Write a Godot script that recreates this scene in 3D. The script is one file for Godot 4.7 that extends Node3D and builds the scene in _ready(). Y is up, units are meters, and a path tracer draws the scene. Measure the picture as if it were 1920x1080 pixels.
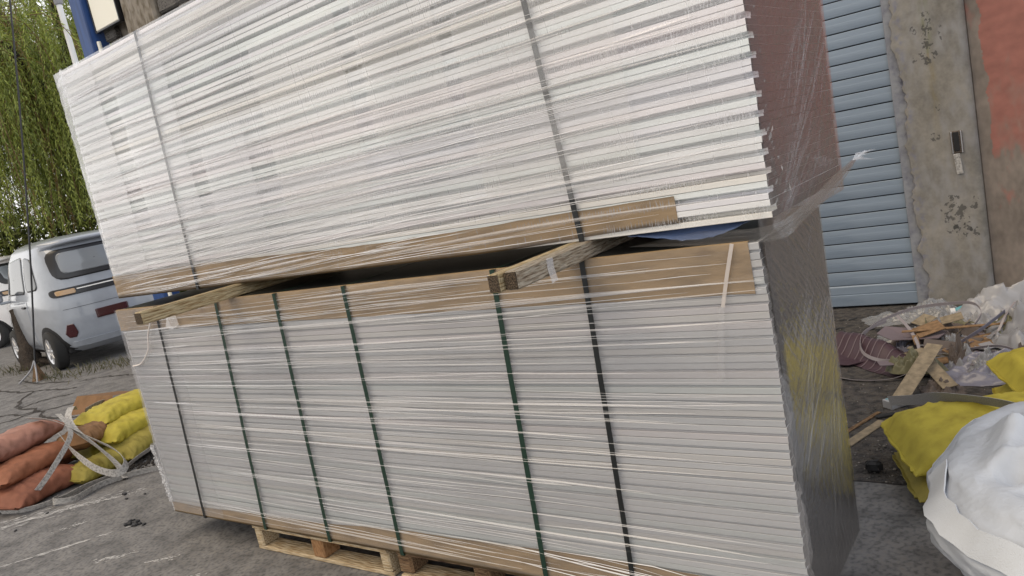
extends Node3D
# A yard with two shrink-wrapped bundles of white panels stacked in front of a workshop wall.

var rng := RandomNumberGenerator.new()
var M := {}
var used_names := {}

# ---------------------------------------------------------------- mesh builder
class MB:
	var v := PackedVector3Array()
	var n := PackedVector3Array()
	var uv := PackedVector2Array()
	var c := PackedColorArray()
	var ix := PackedInt32Array()
	var tint := Color(1, 1, 1)

	func put(p: Vector3, nn: Vector3, t := Vector2.ZERO) -> int:
		v.append(p); n.append(nn); uv.append(t); c.append(tint)
		return v.size() - 1

	func tri(a: Vector3, b: Vector3, d: Vector3) -> void:
		var nn := (b - a).cross(d - a).normalized()
		var i := put(a, nn); put(b, nn); put(d, nn)
		ix.append_array(PackedInt32Array([i, i + 2, i + 1]))

	func quad(a: Vector3, b: Vector3, d: Vector3, e: Vector3) -> void:
		var nn := (d - a).cross(e - b).normalized()
		var i := put(a, nn, Vector2(0, 0)); put(b, nn, Vector2(1, 0)); put(d, nn, Vector2(1, 1)); put(e, nn, Vector2(0, 1))
		ix.append_array(PackedInt32Array([i, i + 2, i + 1, i, i + 3, i + 2]))

	func out(p: PackedVector3Array, centre: Vector3) -> void:
		# a flat polygon of 3 or 4 corners, turned away from centre
		var nn := (p[1] - p[0]).cross(p[2] - p[0])
		if nn.dot((p[0] + p[2]) * 0.5 - centre) < 0:
			p.reverse()
		if p.size() == 3:
			tri(p[0], p[1], p[2])
		else:
			quad(p[0], p[1], p[2], p[3])

	func box(centre: Vector3, size: Vector3, bevel := 0.004, turn := Basis()) -> void:
		var h := size * 0.5
		var b := minf(bevel, minf(h.x, minf(h.y, h.z)) * 0.9)
		var P := {}
		for sx in [-1, 1]:
			for sy in [-1, 1]:
				for sz in [-1, 1]:
					var k := Vector3i(sx, sy, sz)
					P[k] = [centre + turn * Vector3(sx * h.x, sy * (h.y - b), sz * (h.z - b)), centre + turn * Vector3(sx * (h.x - b), sy * h.y, sz * (h.z - b)), centre + turn * Vector3(sx * (h.x - b), sy * (h.y - b), sz * h.z)]
					out(PackedVector3Array(P[k]), centre)
		for s in [-1, 1]:
			out(PackedVector3Array([P[Vector3i(s, -1, -1)][0], P[Vector3i(s, 1, -1)][0], P[Vector3i(s, 1, 1)][0], P[Vector3i(s, -1, 1)][0]]), centre)
			out(PackedVector3Array([P[Vector3i(-1, s, -1)][1], P[Vector3i(1, s, -1)][1], P[Vector3i(1, s, 1)][1], P[Vector3i(-1, s, 1)][1]]), centre)
			out(PackedVector3Array([P[Vector3i(-1, -1, s)][2], P[Vector3i(1, -1, s)][2], P[Vector3i(1, 1, s)][2], P[Vector3i(-1, 1, s)][2]]), centre)
			for q in [-1, 1]:
				out(PackedVector3Array([P[Vector3i(s, q, -1)][0], P[Vector3i(s, q, 1)][0], P[Vector3i(s, q, 1)][1], P[Vector3i(s, q, -1)][1]]), centre)
				out(PackedVector3Array([P[Vector3i(s, -1, q)][0], P[Vector3i(s, 1, q)][0], P[Vector3i(s, 1, q)][2], P[Vector3i(s, -1, q)][2]]), centre)
				out(PackedVector3Array([P[Vector3i(-1, s, q)][1], P[Vector3i(1, s, q)][1], P[Vector3i(1, s, q)][2], P[Vector3i(-1, s, q)][2]]), centre)

	func grid(rows: Array, closed := false, flip := false) -> void:
		# rows of equally many points, smooth; counter-clockwise seen from outside with rows going up and points to the right
		var h := rows.size()
		var w: int = rows[0].size()
		var at := v.size()
		for j in h:
			for i in w:
				var row: PackedVector3Array = rows[j]
				var l: Vector3 = row[(i - 1 + w) % w] if closed else row[maxi(i - 1, 0)]
				var r: Vector3 = row[(i + 1) % w] if closed else row[mini(i + 1, w - 1)]
				var d: Vector3 = rows[maxi(j - 1, 0)][i]
				var u: Vector3 = rows[mini(j + 1, h - 1)][i]
				var nn := (r - l).cross(u - d)
				if nn.length_squared() < 1e-16:
					nn = Vector3.UP
				nn = nn.normalized() * (-1.0 if flip else 1.0)
				put(row[i], nn, Vector2(float(i) / maxf(1, w - 1), float(j) / maxf(1, h - 1)))
		for j in h - 1:
			for i in (w if closed else w - 1):
				var k := (i + 1) % w
				var a := at + j * w + i
				var b := at + j * w + k
				var d := at + (j + 1) * w + k
				var e := at + (j + 1) * w + i
				if flip:
					ix.append_array(PackedInt32Array([a, b, d, a, d, e]))
				else:
					ix.append_array(PackedInt32Array([a, d, b, a, e, d]))

	func tube(path: PackedVector3Array, radii: PackedFloat32Array, sides := 8, cap := true) -> void:
		var rows := []
		var up := Vector3(0.3, 0.1, 0.9)
		for i in path.size():
			var t := (path[mini(i + 1, path.size() - 1)] - path[maxi(i - 1, 0)]).normalized()
			var x := up.cross(t)
			if x.length() < 0.05:
				x = Vector3(1, 0.2, 0).cross(t)
			x = x.normalized()
			var y := t.cross(x)
			up = y
			var ring := PackedVector3Array()
			for k in sides:
				var a := TAU * k / sides
				ring.append(path[i] + (x * cos(a) + y * sin(a)) * radii[mini(i, radii.size() - 1)])
			rows.append(ring)
		grid(rows, true)
		if cap:
			for e in [0, path.size() - 1]:
				var ring: PackedVector3Array = rows[e]
				for k in sides:
					var a := path[e]
					if e == 0:
						tri(a, ring[(k + 1) % sides], ring[k])
					else:
						tri(a, ring[k], ring[(k + 1) % sides])

	func ribbon(path: PackedVector3Array, side: Array, width: float, thick := 0.0015) -> void:
		# a flat strap along a path; side: one direction for the whole or one for each point
		var face := []
		var under := []
		var edges := []
		for i in path.size():
			var t := (path[mini(i + 1, path.size() - 1)] - path[maxi(i - 1, 0)]).normalized()
			var sd: Vector3 = side[mini(i, side.size() - 1)]
			sd = (sd - t * sd.dot(t))
			sd = sd.normalized() if sd.length() > 1e-4 else t.cross(Vector3.UP).normalized()
			var nn := sd.cross(t).normalized()
			var p := path[i]
			var k := sd * width * 0.5
			var h := nn * thick * 0.5
			face.append(PackedVector3Array([p - k + h, p + k + h]))
			under.append(PackedVector3Array([p - k - h, p + k - h]))
			edges.append([p - k + h, p - k - h, p + k + h, p + k - h])
		grid(face)
		grid(under, false, true)
		for i in path.size() - 1:
			var mid := (path[i] + path[i + 1]) * 0.5
			out(PackedVector3Array([edges[i][0], edges[i][1], edges[i + 1][1], edges[i + 1][0]]), mid)
			out(PackedVector3Array([edges[i][2], edges[i][3], edges[i + 1][3], edges[i + 1][2]]), mid)

	func extrude(poly: PackedVector2Array, x0: float, x1: float, caps := true, sides := true) -> void:
		# poly in (z, y), counter-clockwise seen from +x with z to the left; swept along x
		var m := poly.size()
		var area := 0.0
		for i in m:
			area += poly[i].cross(poly[(i + 1) % m])
		var p := poly.duplicate()
		if area > 0:
			p.reverse()
		if sides:
			for i in m:
				var a := p[i]
				var b := p[(i + 1) % m]
				quad(Vector3(x0, a.y, a.x), Vector3(x0, b.y, b.x), Vector3(x1, b.y, b.x), Vector3(x1, a.y, a.x))
		if caps:
			var t := Geometry2D.triangulate_polygon(p)
			for i in range(0, t.size(), 3):
				for e in [[x0, -1.0], [x1, 1.0]]:
					var q := PackedVector3Array()
					for k in 3:
						q.append(Vector3(e[0], p[t[i + k]].y, p[t[i + k]].x))
					out(q, q[0] - Vector3(e[1], 0, 0))

	func mesh(into: ArrayMesh = null, material: Material = null) -> ArrayMesh:
		var m := into if into else ArrayMesh.new()
		var arr := []
		arr.resize(Mesh.ARRAY_MAX)
		arr[Mesh.ARRAY_VERTEX] = v
		arr[Mesh.ARRAY_NORMAL] = n
		arr[Mesh.ARRAY_TEX_UV] = uv
		arr[Mesh.ARRAY_COLOR] = c
		arr[Mesh.ARRAY_INDEX] = ix
		m.add_surface_from_arrays(Mesh.PRIMITIVE_TRIANGLES, arr)
		if material:
			m.surface_set_material(m.get_surface_count() - 1, material)
		return m

# ---------------------------------------------------------------- node helpers
func numbered(called: String) -> String:
	var k: int = used_names.get(called, 0)
	used_names[called] = k + 1
	return called if k == 0 else "%s_%03d" % [called, k]

func tag(o: Node3D, label: String, category: String, group := "") -> Node3D:
	o.set_meta("label", label)
	o.set_meta("category", category)
	if group != "":
		o.set_meta("group", group)
	return o

func thing(called: String, label: String, category: String, at := Vector3.ZERO, turn := 0.0, group := "") -> Node3D:
	var o := Node3D.new()
	o.name = numbered(called)
	add_child(o)
	o.position = at
	o.rotation.y = turn
	tag(o, label, category, group)
	return o

func part(called: String, shape, m: Material, parent: Node3D, at := Vector3.ZERO) -> MeshInstance3D:
	var o := MeshInstance3D.new()
	o.name = called
	o.mesh = shape.mesh() if shape is MB else shape
	if m:
		o.material_override = m
	parent.add_child(o, true)
	o.position = at
	return o

func single(called: String, shape, m: Material, label: String, category: String, at := Vector3.ZERO, turn := 0.0, group := "") -> MeshInstance3D:
	var o := part(numbered(called), shape, m, self, at)
	o.rotation.y = turn
	tag(o, label, category, group)
	return o

func setting(called: String, shape, m: Material, at := Vector3.ZERO) -> MeshInstance3D:
	var o := part(numbered(called), shape, m, self, at)
	o.set_meta("kind", "structure")
	return o

func curve(pts: Array, steps := 6) -> PackedVector3Array:
	# Catmull-Rom through the points
	var r := PackedVector3Array()
	for i in pts.size() - 1:
		var a: Vector3 = pts[maxi(i - 1, 0)]
		var b: Vector3 = pts[i]
		var d: Vector3 = pts[i + 1]
		var e: Vector3 = pts[mini(i + 2, pts.size() - 1)]
		for k in steps:
			r.append(b.cubic_interpolate(d, a, e, float(k) / steps))
	r.append(pts[pts.size() - 1])
	return r

# ---------------------------------------------------------------- materials
func lin(r: float, g: float, b: float) -> Color:
	return Color(r, g, b).linear_to_srgb()

func noise(sd: int, freq: float, oct := 4, kind := FastNoiseLite.TYPE_SIMPLEX_SMOOTH, fractal := FastNoiseLite.FRACTAL_FBM) -> FastNoiseLite:
	var f := FastNoiseLite.new()
	f.seed = sd
	f.frequency = freq
	f.noise_type = kind
	f.fractal_type = fractal
	f.fractal_octaves = oct
	return f

func ntex(sd: int, freq: float, stops: Array, size := 512, oct := 5, fractal := FastNoiseLite.FRACTAL_FBM, kind := FastNoiseLite.TYPE_SIMPLEX_SMOOTH) -> NoiseTexture2D:
	var t := NoiseTexture2D.new()
	t.width = size
	t.height = size
	t.seamless = true
	t.noise = noise(sd, freq, oct, kind, fractal)
	var g := Gradient.new()
	var off := PackedFloat32Array()
	var cols := PackedColorArray()
	for s in stops:
		off.append(s[0])
		cols.append(s[1])
	g.offsets = off
	g.colors = cols
	t.color_ramp = g
	return t

func htex(sd: int, freq: float, size := 512, oct := 5, fractal := FastNoiseLite.FRACTAL_FBM) -> NoiseTexture2D:
	return ntex(sd, freq, [[0.0, Color.BLACK], [1.0, Color.WHITE]], size, oct, fractal)

func mat(color: Color, rough := 0.8, o := {}) -> StandardMaterial3D:
	var m := StandardMaterial3D.new()
	m.albedo_color = color
	m.roughness = rough
	m.metallic_specular = o.get("spec", 0.5)
	m.metallic = o.get("metal", 0.0)
	if o.has("tex"):
		m.albedo_texture = o.tex
	if o.has("bump"):
		m.heightmap_enabled = true
		m.heightmap_texture = o.bump
		m.heightmap_scale = o.get("depth", 0.3)
	if o.has("scale"):
		m.uv1_triplanar = true
		m.uv1_world_triplanar = o.get("world", false)
		m.uv1_scale = o.scale if o.scale is Vector3 else Vector3.ONE * float(o.scale)
		m.uv1_triplanar_sharpness = 4.0
	if o.has("over"):
		m.detail_enabled = true
		m.detail_albedo = o.over
		m.detail_blend_mode = BaseMaterial3D.BLEND_MODE_MIX if o.get("over_mix", false) else BaseMaterial3D.BLEND_MODE_MUL
		m.detail_uv_layer = BaseMaterial3D.DETAIL_UV_2
		m.uv2_triplanar = true
		m.uv2_world_triplanar = o.get("world", false)
		m.uv2_scale = o.over_scale if o.over_scale is Vector3 else Vector3.ONE * float(o.over_scale)
	if o.get("vc", false):
		m.vertex_color_use_as_albedo = true
	if o.has("alpha"):
		m.transparency = BaseMaterial3D.TRANSPARENCY_ALPHA
		m.albedo_color.a = o.alpha
	if o.has("backlight"):
		m.backlight_enabled = true
		m.backlight = o.backlight
	if o.has("coat"):
		m.clearcoat_enabled = true
		m.clearcoat = o.coat
		m.clearcoat_roughness = 0.08
	return m

func grey(a: float) -> Color:
	return Color(a, a, a)

func make_materials() -> void:
	# concrete ground
	M.concrete = mat(lin(0.198, 0.193, 0.192), 0.86, {"tex": ntex(3, 0.012, [[0.0, grey(0.74)], [0.35, grey(0.89)], [0.55, grey(0.96)], [0.8, Color(1.05, 1.04, 1.02)], [1.0, grey(1.14)]], 1024, 7), "scale": 0.42, "world": true,
		"bump": htex(5, 0.06, 512, 5), "depth": 0.35, "over": ntex(9, 0.03, [[0.0, grey(0.66)], [0.42, grey(0.92)], [0.6, grey(1.0)], [1.0, Color(1.0, 0.97, 0.92)]], 512, 6), "over_scale": 2.3})
	M.dirt = mat(lin(0.085, 0.078, 0.075), 0.95, {"tex": ntex(13, 0.03, [[0.0, grey(0.5)], [0.4, grey(0.85)], [0.6, Color(1.0, 0.97, 0.93)], [1.0, Color(1.25, 1.18, 1.1)]], 512, 7), "scale": 0.9, "world": true, "bump": htex(15, 0.09, 512, 6), "depth": 1.0,
		"over": ntex(16, 0.14, [[0.0, grey(0.55)], [0.5, grey(1.0)], [0.72, grey(1.0)], [1.0, Color(1.0, 0.98, 0.95)]], 512, 3), "over_scale": 2.7})
	M.soil = mat(lin(0.035, 0.030, 0.026), 1.0)
	M.lime = mat(lin(0.55, 0.54, 0.53), 0.95)
	# plaster and paint
	M.plaster = mat(lin(0.27, 0.245, 0.215), 0.9, {"tex": ntex(21, 0.008, [[0.0, Color(0.66, 0.62, 0.56)], [0.3, Color(0.84, 0.82, 0.78)], [0.5, Color(0.95, 0.94, 0.92)], [0.75, Color(1.03, 1.02, 1.0)], [1.0, Color(1.12, 1.1, 1.08)]], 1024, 6), "scale": Vector3(0.9, 0.6, 0.9), "world": true,
		"bump": htex(23, 0.04, 512, 6), "depth": 0.3, "over": ntex(25, 0.02, [[0.0, Color(0.72, 0.7, 0.66)], [0.36, Color(0.93, 0.92, 0.9)], [0.55, grey(1.0)], [1.0, Color(1, 0.99, 0.96)]], 512, 6), "over_scale": Vector3(1.6, 0.5, 1.6)})
	M.plaster_under = mat(lin(0.255, 0.265, 0.29), 0.92, {"tex": ntex(31, 0.012, [[0.0, Color(0.6, 0.6, 0.66)], [0.33, Color(0.9, 0.9, 0.93)], [0.6, grey(1.0)], [1.0, Color(1.1, 1.08, 1.06)]], 512, 6), "scale": 1.4, "world": true, "bump": htex(33, 0.03, 512, 5), "depth": 0.25})
	M.stone = mat(lin(0.19, 0.18, 0.17), 0.95, {"tex": ntex(35, 0.05, [[0.0, grey(0.45)], [0.5, grey(0.9)], [1.0, Color(1.25, 1.2, 1.12)]], 512, 6), "scale": 1.6, "bump": htex(36, 0.05, 512, 6), "depth": 1.5})
	M.blue_paint = mat(lin(0.026, 0.075, 0.24), 0.5, {"tex": ntex(37, 0.01, [[0.0, grey(0.8)], [1.0, grey(1.1)]], 256, 4), "scale": Vector3(3, 0.4, 3)})
	M.cream = mat(lin(0.90, 0.87, 0.75), 0.45)
	M.shutter = mat(lin(0.225, 0.28, 0.35), 0.45, {"tex": ntex(41, 0.006, [[0.0, Color(0.84, 0.86, 0.88)], [0.5, grey(0.98)], [1.0, Color(1.06, 1.05, 1.05)]], 512, 5), "scale": Vector3(0.35, 2.2, 1), "spec": 0.5, "bump": htex(42, 0.012, 256, 3), "depth": 0.25})
	M.dark = mat(lin(0.012, 0.012, 0.013), 0.8)
	M.rust = mat(lin(0.16, 0.13, 0.11), 0.6, {"metal": 0.5, "tex": ntex(44, 0.05, [[0.0, Color(0.5, 0.35, 0.25)], [0.5, grey(0.9)], [1.0, grey(1.5)]], 256, 5), "scale": 8.0})
	M.steel = mat(lin(0.55, 0.55, 0.56), 0.35, {"metal": 0.85})
	# the bundles
	var smooth := ntex(51, 0.006, [[0.0, grey(0.93)], [0.5, grey(0.985)], [1.0, grey(1.02)]], 256, 4)
	M.panel = []
	for t in [[0.88, 0.88, 0.875], [0.88, 0.855, 0.80], [0.83, 0.87, 0.86], [0.89, 0.845, 0.855], [0.84, 0.83, 0.86]]:
		M.panel.append(mat(lin(t[0], t[1], t[2]), 0.38, {"tex": smooth, "scale": Vector3(0.8, 3, 3)}))
	M.panel_shaded = []  # white panel skin again, darkened in colour for the shadier lower bundle
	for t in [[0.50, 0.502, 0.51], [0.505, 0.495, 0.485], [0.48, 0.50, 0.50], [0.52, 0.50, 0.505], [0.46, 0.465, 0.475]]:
		M.panel_shaded.append(mat(lin(t[0], t[1], t[2]), 0.40, {"tex": smooth, "scale": Vector3(0.8, 3, 3)}))
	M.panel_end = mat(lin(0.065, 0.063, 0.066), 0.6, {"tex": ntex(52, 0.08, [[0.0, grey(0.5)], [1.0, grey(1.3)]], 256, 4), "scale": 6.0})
	M.cardboard = mat(lin(0.31, 0.208, 0.10), 0.8, {"tex": ntex(55, 0.012, [[0.0, Color(0.76, 0.74, 0.72)], [0.4, grey(0.93)], [0.7, grey(1.0)], [1.0, Color(1.08, 1.1, 1.12)]], 512, 6), "scale": Vector3(0.7, 2.6, 2.0), "bump": htex(56, 0.02, 512, 4), "depth": 0.25})
	M.film = mat(lin(0.84, 0.84, 0.86), 0.15, {"alpha": 0.05})
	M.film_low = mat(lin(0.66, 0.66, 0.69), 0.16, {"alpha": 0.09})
	M.film_band = mat(lin(0.86, 0.86, 0.88), 0.17, {"alpha": 0.13})
	M.film_warm_reflection = mat(lin(0.88, 0.84, 0.78), 0.2, {"alpha": 0.09})  # warm tint paints in the warm reflections on the film
	M.film_thick = mat(lin(0.87, 0.87, 0.89), 0.2, {"alpha": 0.24})
	M.film_end = mat(lin(0.55, 0.53, 0.53), 0.09, {"alpha": 0.05})
	M.film_end_mid = mat(lin(0.5, 0.48, 0.48), 0.07, {"alpha": 0.03})
	M.crease = mat(lin(0.82, 0.82, 0.84), 0.3)
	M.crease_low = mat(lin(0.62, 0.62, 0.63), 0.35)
	M.crease_soft = mat(lin(0.86, 0.86, 0.88), 0.22, {"alpha": 0.26})
	M.crease_end = mat(lin(0.30, 0.29, 0.28), 0.18, {"alpha": 0.10})
	M.strap_green = mat(lin(0.012, 0.036, 0.024), 0.32)
	M.strap_black = mat(lin(0.012, 0.014, 0.015), 0.35)
	M.tape = mat(lin(0.74, 0.68, 0.64), 0.25, {"alpha": 0.55})
	M.tarp = mat(lin(0.10, 0.145, 0.27), 0.25)
	var grain := ntex(61, 0.03, [[0.0, Color(0.62, 0.52, 0.42)], [0.35, Color(0.88, 0.84, 0.78)], [0.6, grey(1.0)], [1.0, Color(1.1, 1.1, 1.1)]], 512, 6)
	M.timber_z = mat(lin(0.44, 0.36, 0.22), 0.85, {"tex": grain, "scale": Vector3(7, 7, 0.7), "bump": htex(62, 0.03, 512, 5), "depth": 0.6})
	M.timber_grey = mat(lin(0.36, 0.315, 0.25), 0.88, {"tex": ntex(63, 0.03, [[0.0, Color(0.5, 0.42, 0.36)], [0.3, Color(0.8, 0.76, 0.72)], [0.6, grey(1.0)], [1.0, Color(1.18, 1.16, 1.14)]], 512, 6), "scale": Vector3(7, 7, 0.9), "bump": htex(62, 0.03, 512, 5), "depth": 0.7})
	M.timber_x = mat(lin(0.50, 0.405, 0.27), 0.85, {"tex": grain, "scale": Vector3(0.7, 7, 7), "bump": htex(64, 0.03, 512, 5), "depth": 0.5})
	M.timber_old = mat(lin(0.25, 0.17, 0.10), 0.9, {"tex": ntex(65, 0.03, [[0.0, Color(0.4, 0.3, 0.25)], [0.4, Color(0.85, 0.8, 0.75)], [1.0, Color(1.3, 1.25, 1.2)]], 512, 6), "scale": Vector3(0.9, 6, 6), "bump": htex(66, 0.04, 512, 5), "depth": 1.0})
	M.block = mat(lin(0.30, 0.165, 0.075), 0.9, {"tex": grain, "scale": Vector3(6, 2, 3)})
	M.endgrain = mat(lin(0.17, 0.12, 0.075), 0.95, {"tex": ntex(67, 0.08, [[0.0, grey(0.35)], [0.5, grey(0.9)], [1.0, grey(1.5)]], 256, 5), "scale": 9.0, "bump": htex(68, 0.08, 256, 4), "depth": 1.2})
	M.cord = mat(lin(0.72, 0.66, 0.62), 0.7)
	# sacks
	var sackcloth := ntex(71, 0.012, [[0.0, Color(0.84, 0.82, 0.8)], [0.3, grey(0.93)], [0.55, grey(0.98)], [1.0, Color(1.06, 1.07, 1.1)]], 512, 6)
	for s in [["sack_pink", 0.34, 0.17, 0.125], ["sack_orange", 0.27, 0.105, 0.055], ["sack_rust", 0.225, 0.085, 0.05], ["sack_brown", 0.215, 0.115, 0.052], ["sack_yellow", 0.42, 0.35, 0.045], ["sack_olive", 0.27, 0.225, 0.045]]:
		M[s[0]] = mat(lin(s[1], s[2], s[3]), 0.72, {"tex": sackcloth, "scale": 1.7, "bump": htex(73, 0.35, 256, 2), "depth": 0.12, "spec": 0.4})
	M.webbing = mat(lin(0.47, 0.45, 0.425), 0.85, {"tex": ntex(75, 0.04, [[0.0, grey(0.6)], [0.5, grey(0.94)], [1.0, grey(1.1)]], 256, 5), "scale": 5.0})
	M.webbing_grey = mat(lin(0.33, 0.33, 0.34), 0.8, {"tex": ntex(76, 0.12, [[0.0, grey(0.5)], [0.5, grey(1.0)], [1.0, Color(1.2, 1.1, 1.1)]], 256, 3), "scale": 9.0})
	M.bulk = mat(lin(0.48, 0.51, 0.56), 0.62, {"tex": ntex(77, 0.01, [[0.0, grey(0.9)], [1.0, grey(1.03)]], 256, 5), "scale": 1.5, "bump": htex(78, 0.012, 512, 5, FastNoiseLite.FRACTAL_RIDGED), "depth": 0.35, "backlight": grey(0.25)})
	M.bulk_band = mat(lin(0.52, 0.545, 0.58), 0.7, {"bump": htex(79, 0.3, 256, 2), "scale": 4.0, "depth": 0.15})
	# litter
	M.poly_clear = mat(lin(0.36, 0.365, 0.38), 0.22, {"alpha": 0.5})
	M.poly_grey = mat(lin(0.26, 0.26, 0.275), 0.3)
	M.poly_white = mat(lin(0.33, 0.33, 0.345), 0.32)
	M.poly_olive = mat(lin(0.16, 0.15, 0.085), 0.5)
	M.poly_lilac = mat(lin(0.19, 0.19, 0.245), 0.28)
	M.purple = mat(lin(0.062, 0.034, 0.044), 0.38)
	M.purple_stripe = mat(lin(0.17, 0.13, 0.14), 0.4)
	M.mauve = mat(lin(0.17, 0.135, 0.15), 0.4)
	M.card_tan = mat(lin(0.29, 0.235, 0.16), 0.85, {"tex": ntex(81, 0.03, [[0.0, grey(0.78)], [1.0, grey(1.06)]], 256, 4), "scale": 3.0})
	M.card_brown = mat(lin(0.27, 0.165, 0.085), 0.85, {"tex": ntex(82, 0.03, [[0.0, grey(0.75)], [1.0, grey(1.06)]], 256, 4), "scale": 3.0})
	M.rag = mat(lin(0.12, 0.098, 0.088), 0.95)
	M.flake = mat(lin(0.022, 0.022, 0.024), 0.7)
	M.pale_strap = mat(lin(0.30, 0.27, 0.285), 0.4)
	M.cyan = mat(lin(0.12, 0.36, 0.42), 0.4)
	# trees
	M.bark = mat(lin(0.085, 0.065, 0.05), 0.95, {"tex": ntex(91, 0.05, [[0.0, grey(0.35)], [0.5, grey(0.9)], [1.0, Color(1.4, 1.3, 1.2)]], 512, 6), "scale": Vector3(5, 1.2, 5), "bump": htex(92, 0.05, 512, 6), "depth": 2.5})
	M.twig = mat(lin(0.15, 0.085, 0.045), 0.9)
	M.leaf = mat(Color.WHITE, 0.5, {"vc": true, "backlight": Color(0.7, 0.75, 0.5)})
	M.weed = mat(lin(0.10, 0.115, 0.045), 0.8)
	# cars and lamp post
	M.car = mat(lin(0.32, 0.345, 0.385), 0.28, {"coat": 0.7, "tex": ntex(95, 0.02, [[0.0, grey(0.96)], [1.0, grey(1.02)]], 256, 5), "scale": 1.2})
	M.car_white = mat(lin(0.78, 0.75, 0.72), 0.3, {"coat": 0.6})
	M.glass_dark = mat(lin(0.03, 0.032, 0.035), 0.06, {"spec": 0.6})
	M.glass_mid = mat(lin(0.22, 0.235, 0.25), 0.08, {"spec": 0.6})
	M.black_trim = mat(lin(0.016, 0.016, 0.018), 0.3)
	M.tyre = mat(lin(0.02, 0.02, 0.02), 0.85)
	M.rim = mat(lin(0.62, 0.62, 0.63), 0.3, {"metal": 0.7})
	M.lens_red = mat(lin(0.045, 0.005, 0.008), 0.2, {"coat": 0.5})
	M.lens_amber = mat(lin(0.42, 0.27, 0.14), 0.2, {"coat": 0.5})
	M.lens_white = mat(lin(0.8, 0.79, 0.76), 0.25)
	M.white_paint = mat(lin(0.80, 0.80, 0.79), 0.45)

# ---------------------------------------------------------------- the scene
func _ready() -> void:
	rng.seed = 20240611
	# camera
	var cam := Camera3D.new()
	cam.name = "camera"
	add_child(cam)
	cam.position = Vector3(0.6516, 1.5, 1.8647)
	cam.rotation = Vector3(-0.1579, 0.6513, -0.2081)
	cam.fov = 40.54
	cam.near = 0.05
	cam.far = 400.0
	cam.current = true
	# sky, exposure
	var sky := ProceduralSkyMaterial.new()
	sky.sky_top_color = Color(0.85, 0.87, 0.91)
	sky.sky_horizon_color = Color(0.98, 0.97, 0.955)
	sky.sky_curve = 0.25
	sky.ground_bottom_color = Color(0.30, 0.29, 0.28)
	sky.ground_horizon_color = Color(0.55, 0.55, 0.54)
	sky.sky_energy_multiplier = 1.0
	var env := Environment.new()
	env.background_mode = Environment.BG_SKY
	env.sky = Sky.new()
	env.sky.sky_material = sky
	env.tonemap_mode = Environment.TONE_MAPPER_LINEAR
	env.tonemap_exposure = 1.8
	env.sdfgi_enabled = true
	env.ssao_enabled = true
	env.ssil_enabled = true
	var we := WorldEnvironment.new()
	we.name = "world_environment"
	we.environment = env
	add_child(we)
	# a veiled sun high behind the camera's left shoulder
	var sun := DirectionalLight3D.new()
	sun.name = "sun"
	sun.light_energy = 0.3
	sun.light_color = Color(1.0, 0.93, 0.83)
	sun.light_angular_distance = 40.0
	sun.shadow_enabled = true
	add_child(sun)
	sun.look_at_from_position(Vector3(-3.0, 9.0, 5.0), Vector3.ZERO)
	make_materials()
	build_ground()
	build_workshop()
	build_trees()
	build_cars()
	build_lamp_post()
	build_lower_bundle()
	build_upper_bundle()
	build_pallets()
	build_timbers()
	build_left_sacks()
	build_right_sacks()
	build_bulk_bag()
	build_litter()
	build_small_things()

func sheet(poly: PackedVector2Array, y: float) -> MB:
	# a flat sheet in plan: points are (x, z)
	var mb := MB.new()
	var t := Geometry2D.triangulate_polygon(poly)
	for i in range(0, t.size(), 3):
		mb.out(PackedVector3Array([Vector3(poly[t[i]].x, y, poly[t[i]].y), Vector3(poly[t[i + 1]].x, y, poly[t[i + 1]].y), Vector3(poly[t[i + 2]].x, y, poly[t[i + 2]].y)]), Vector3(poly[t[i]].x, y - 1, poly[t[i]].y))
	return mb

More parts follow.
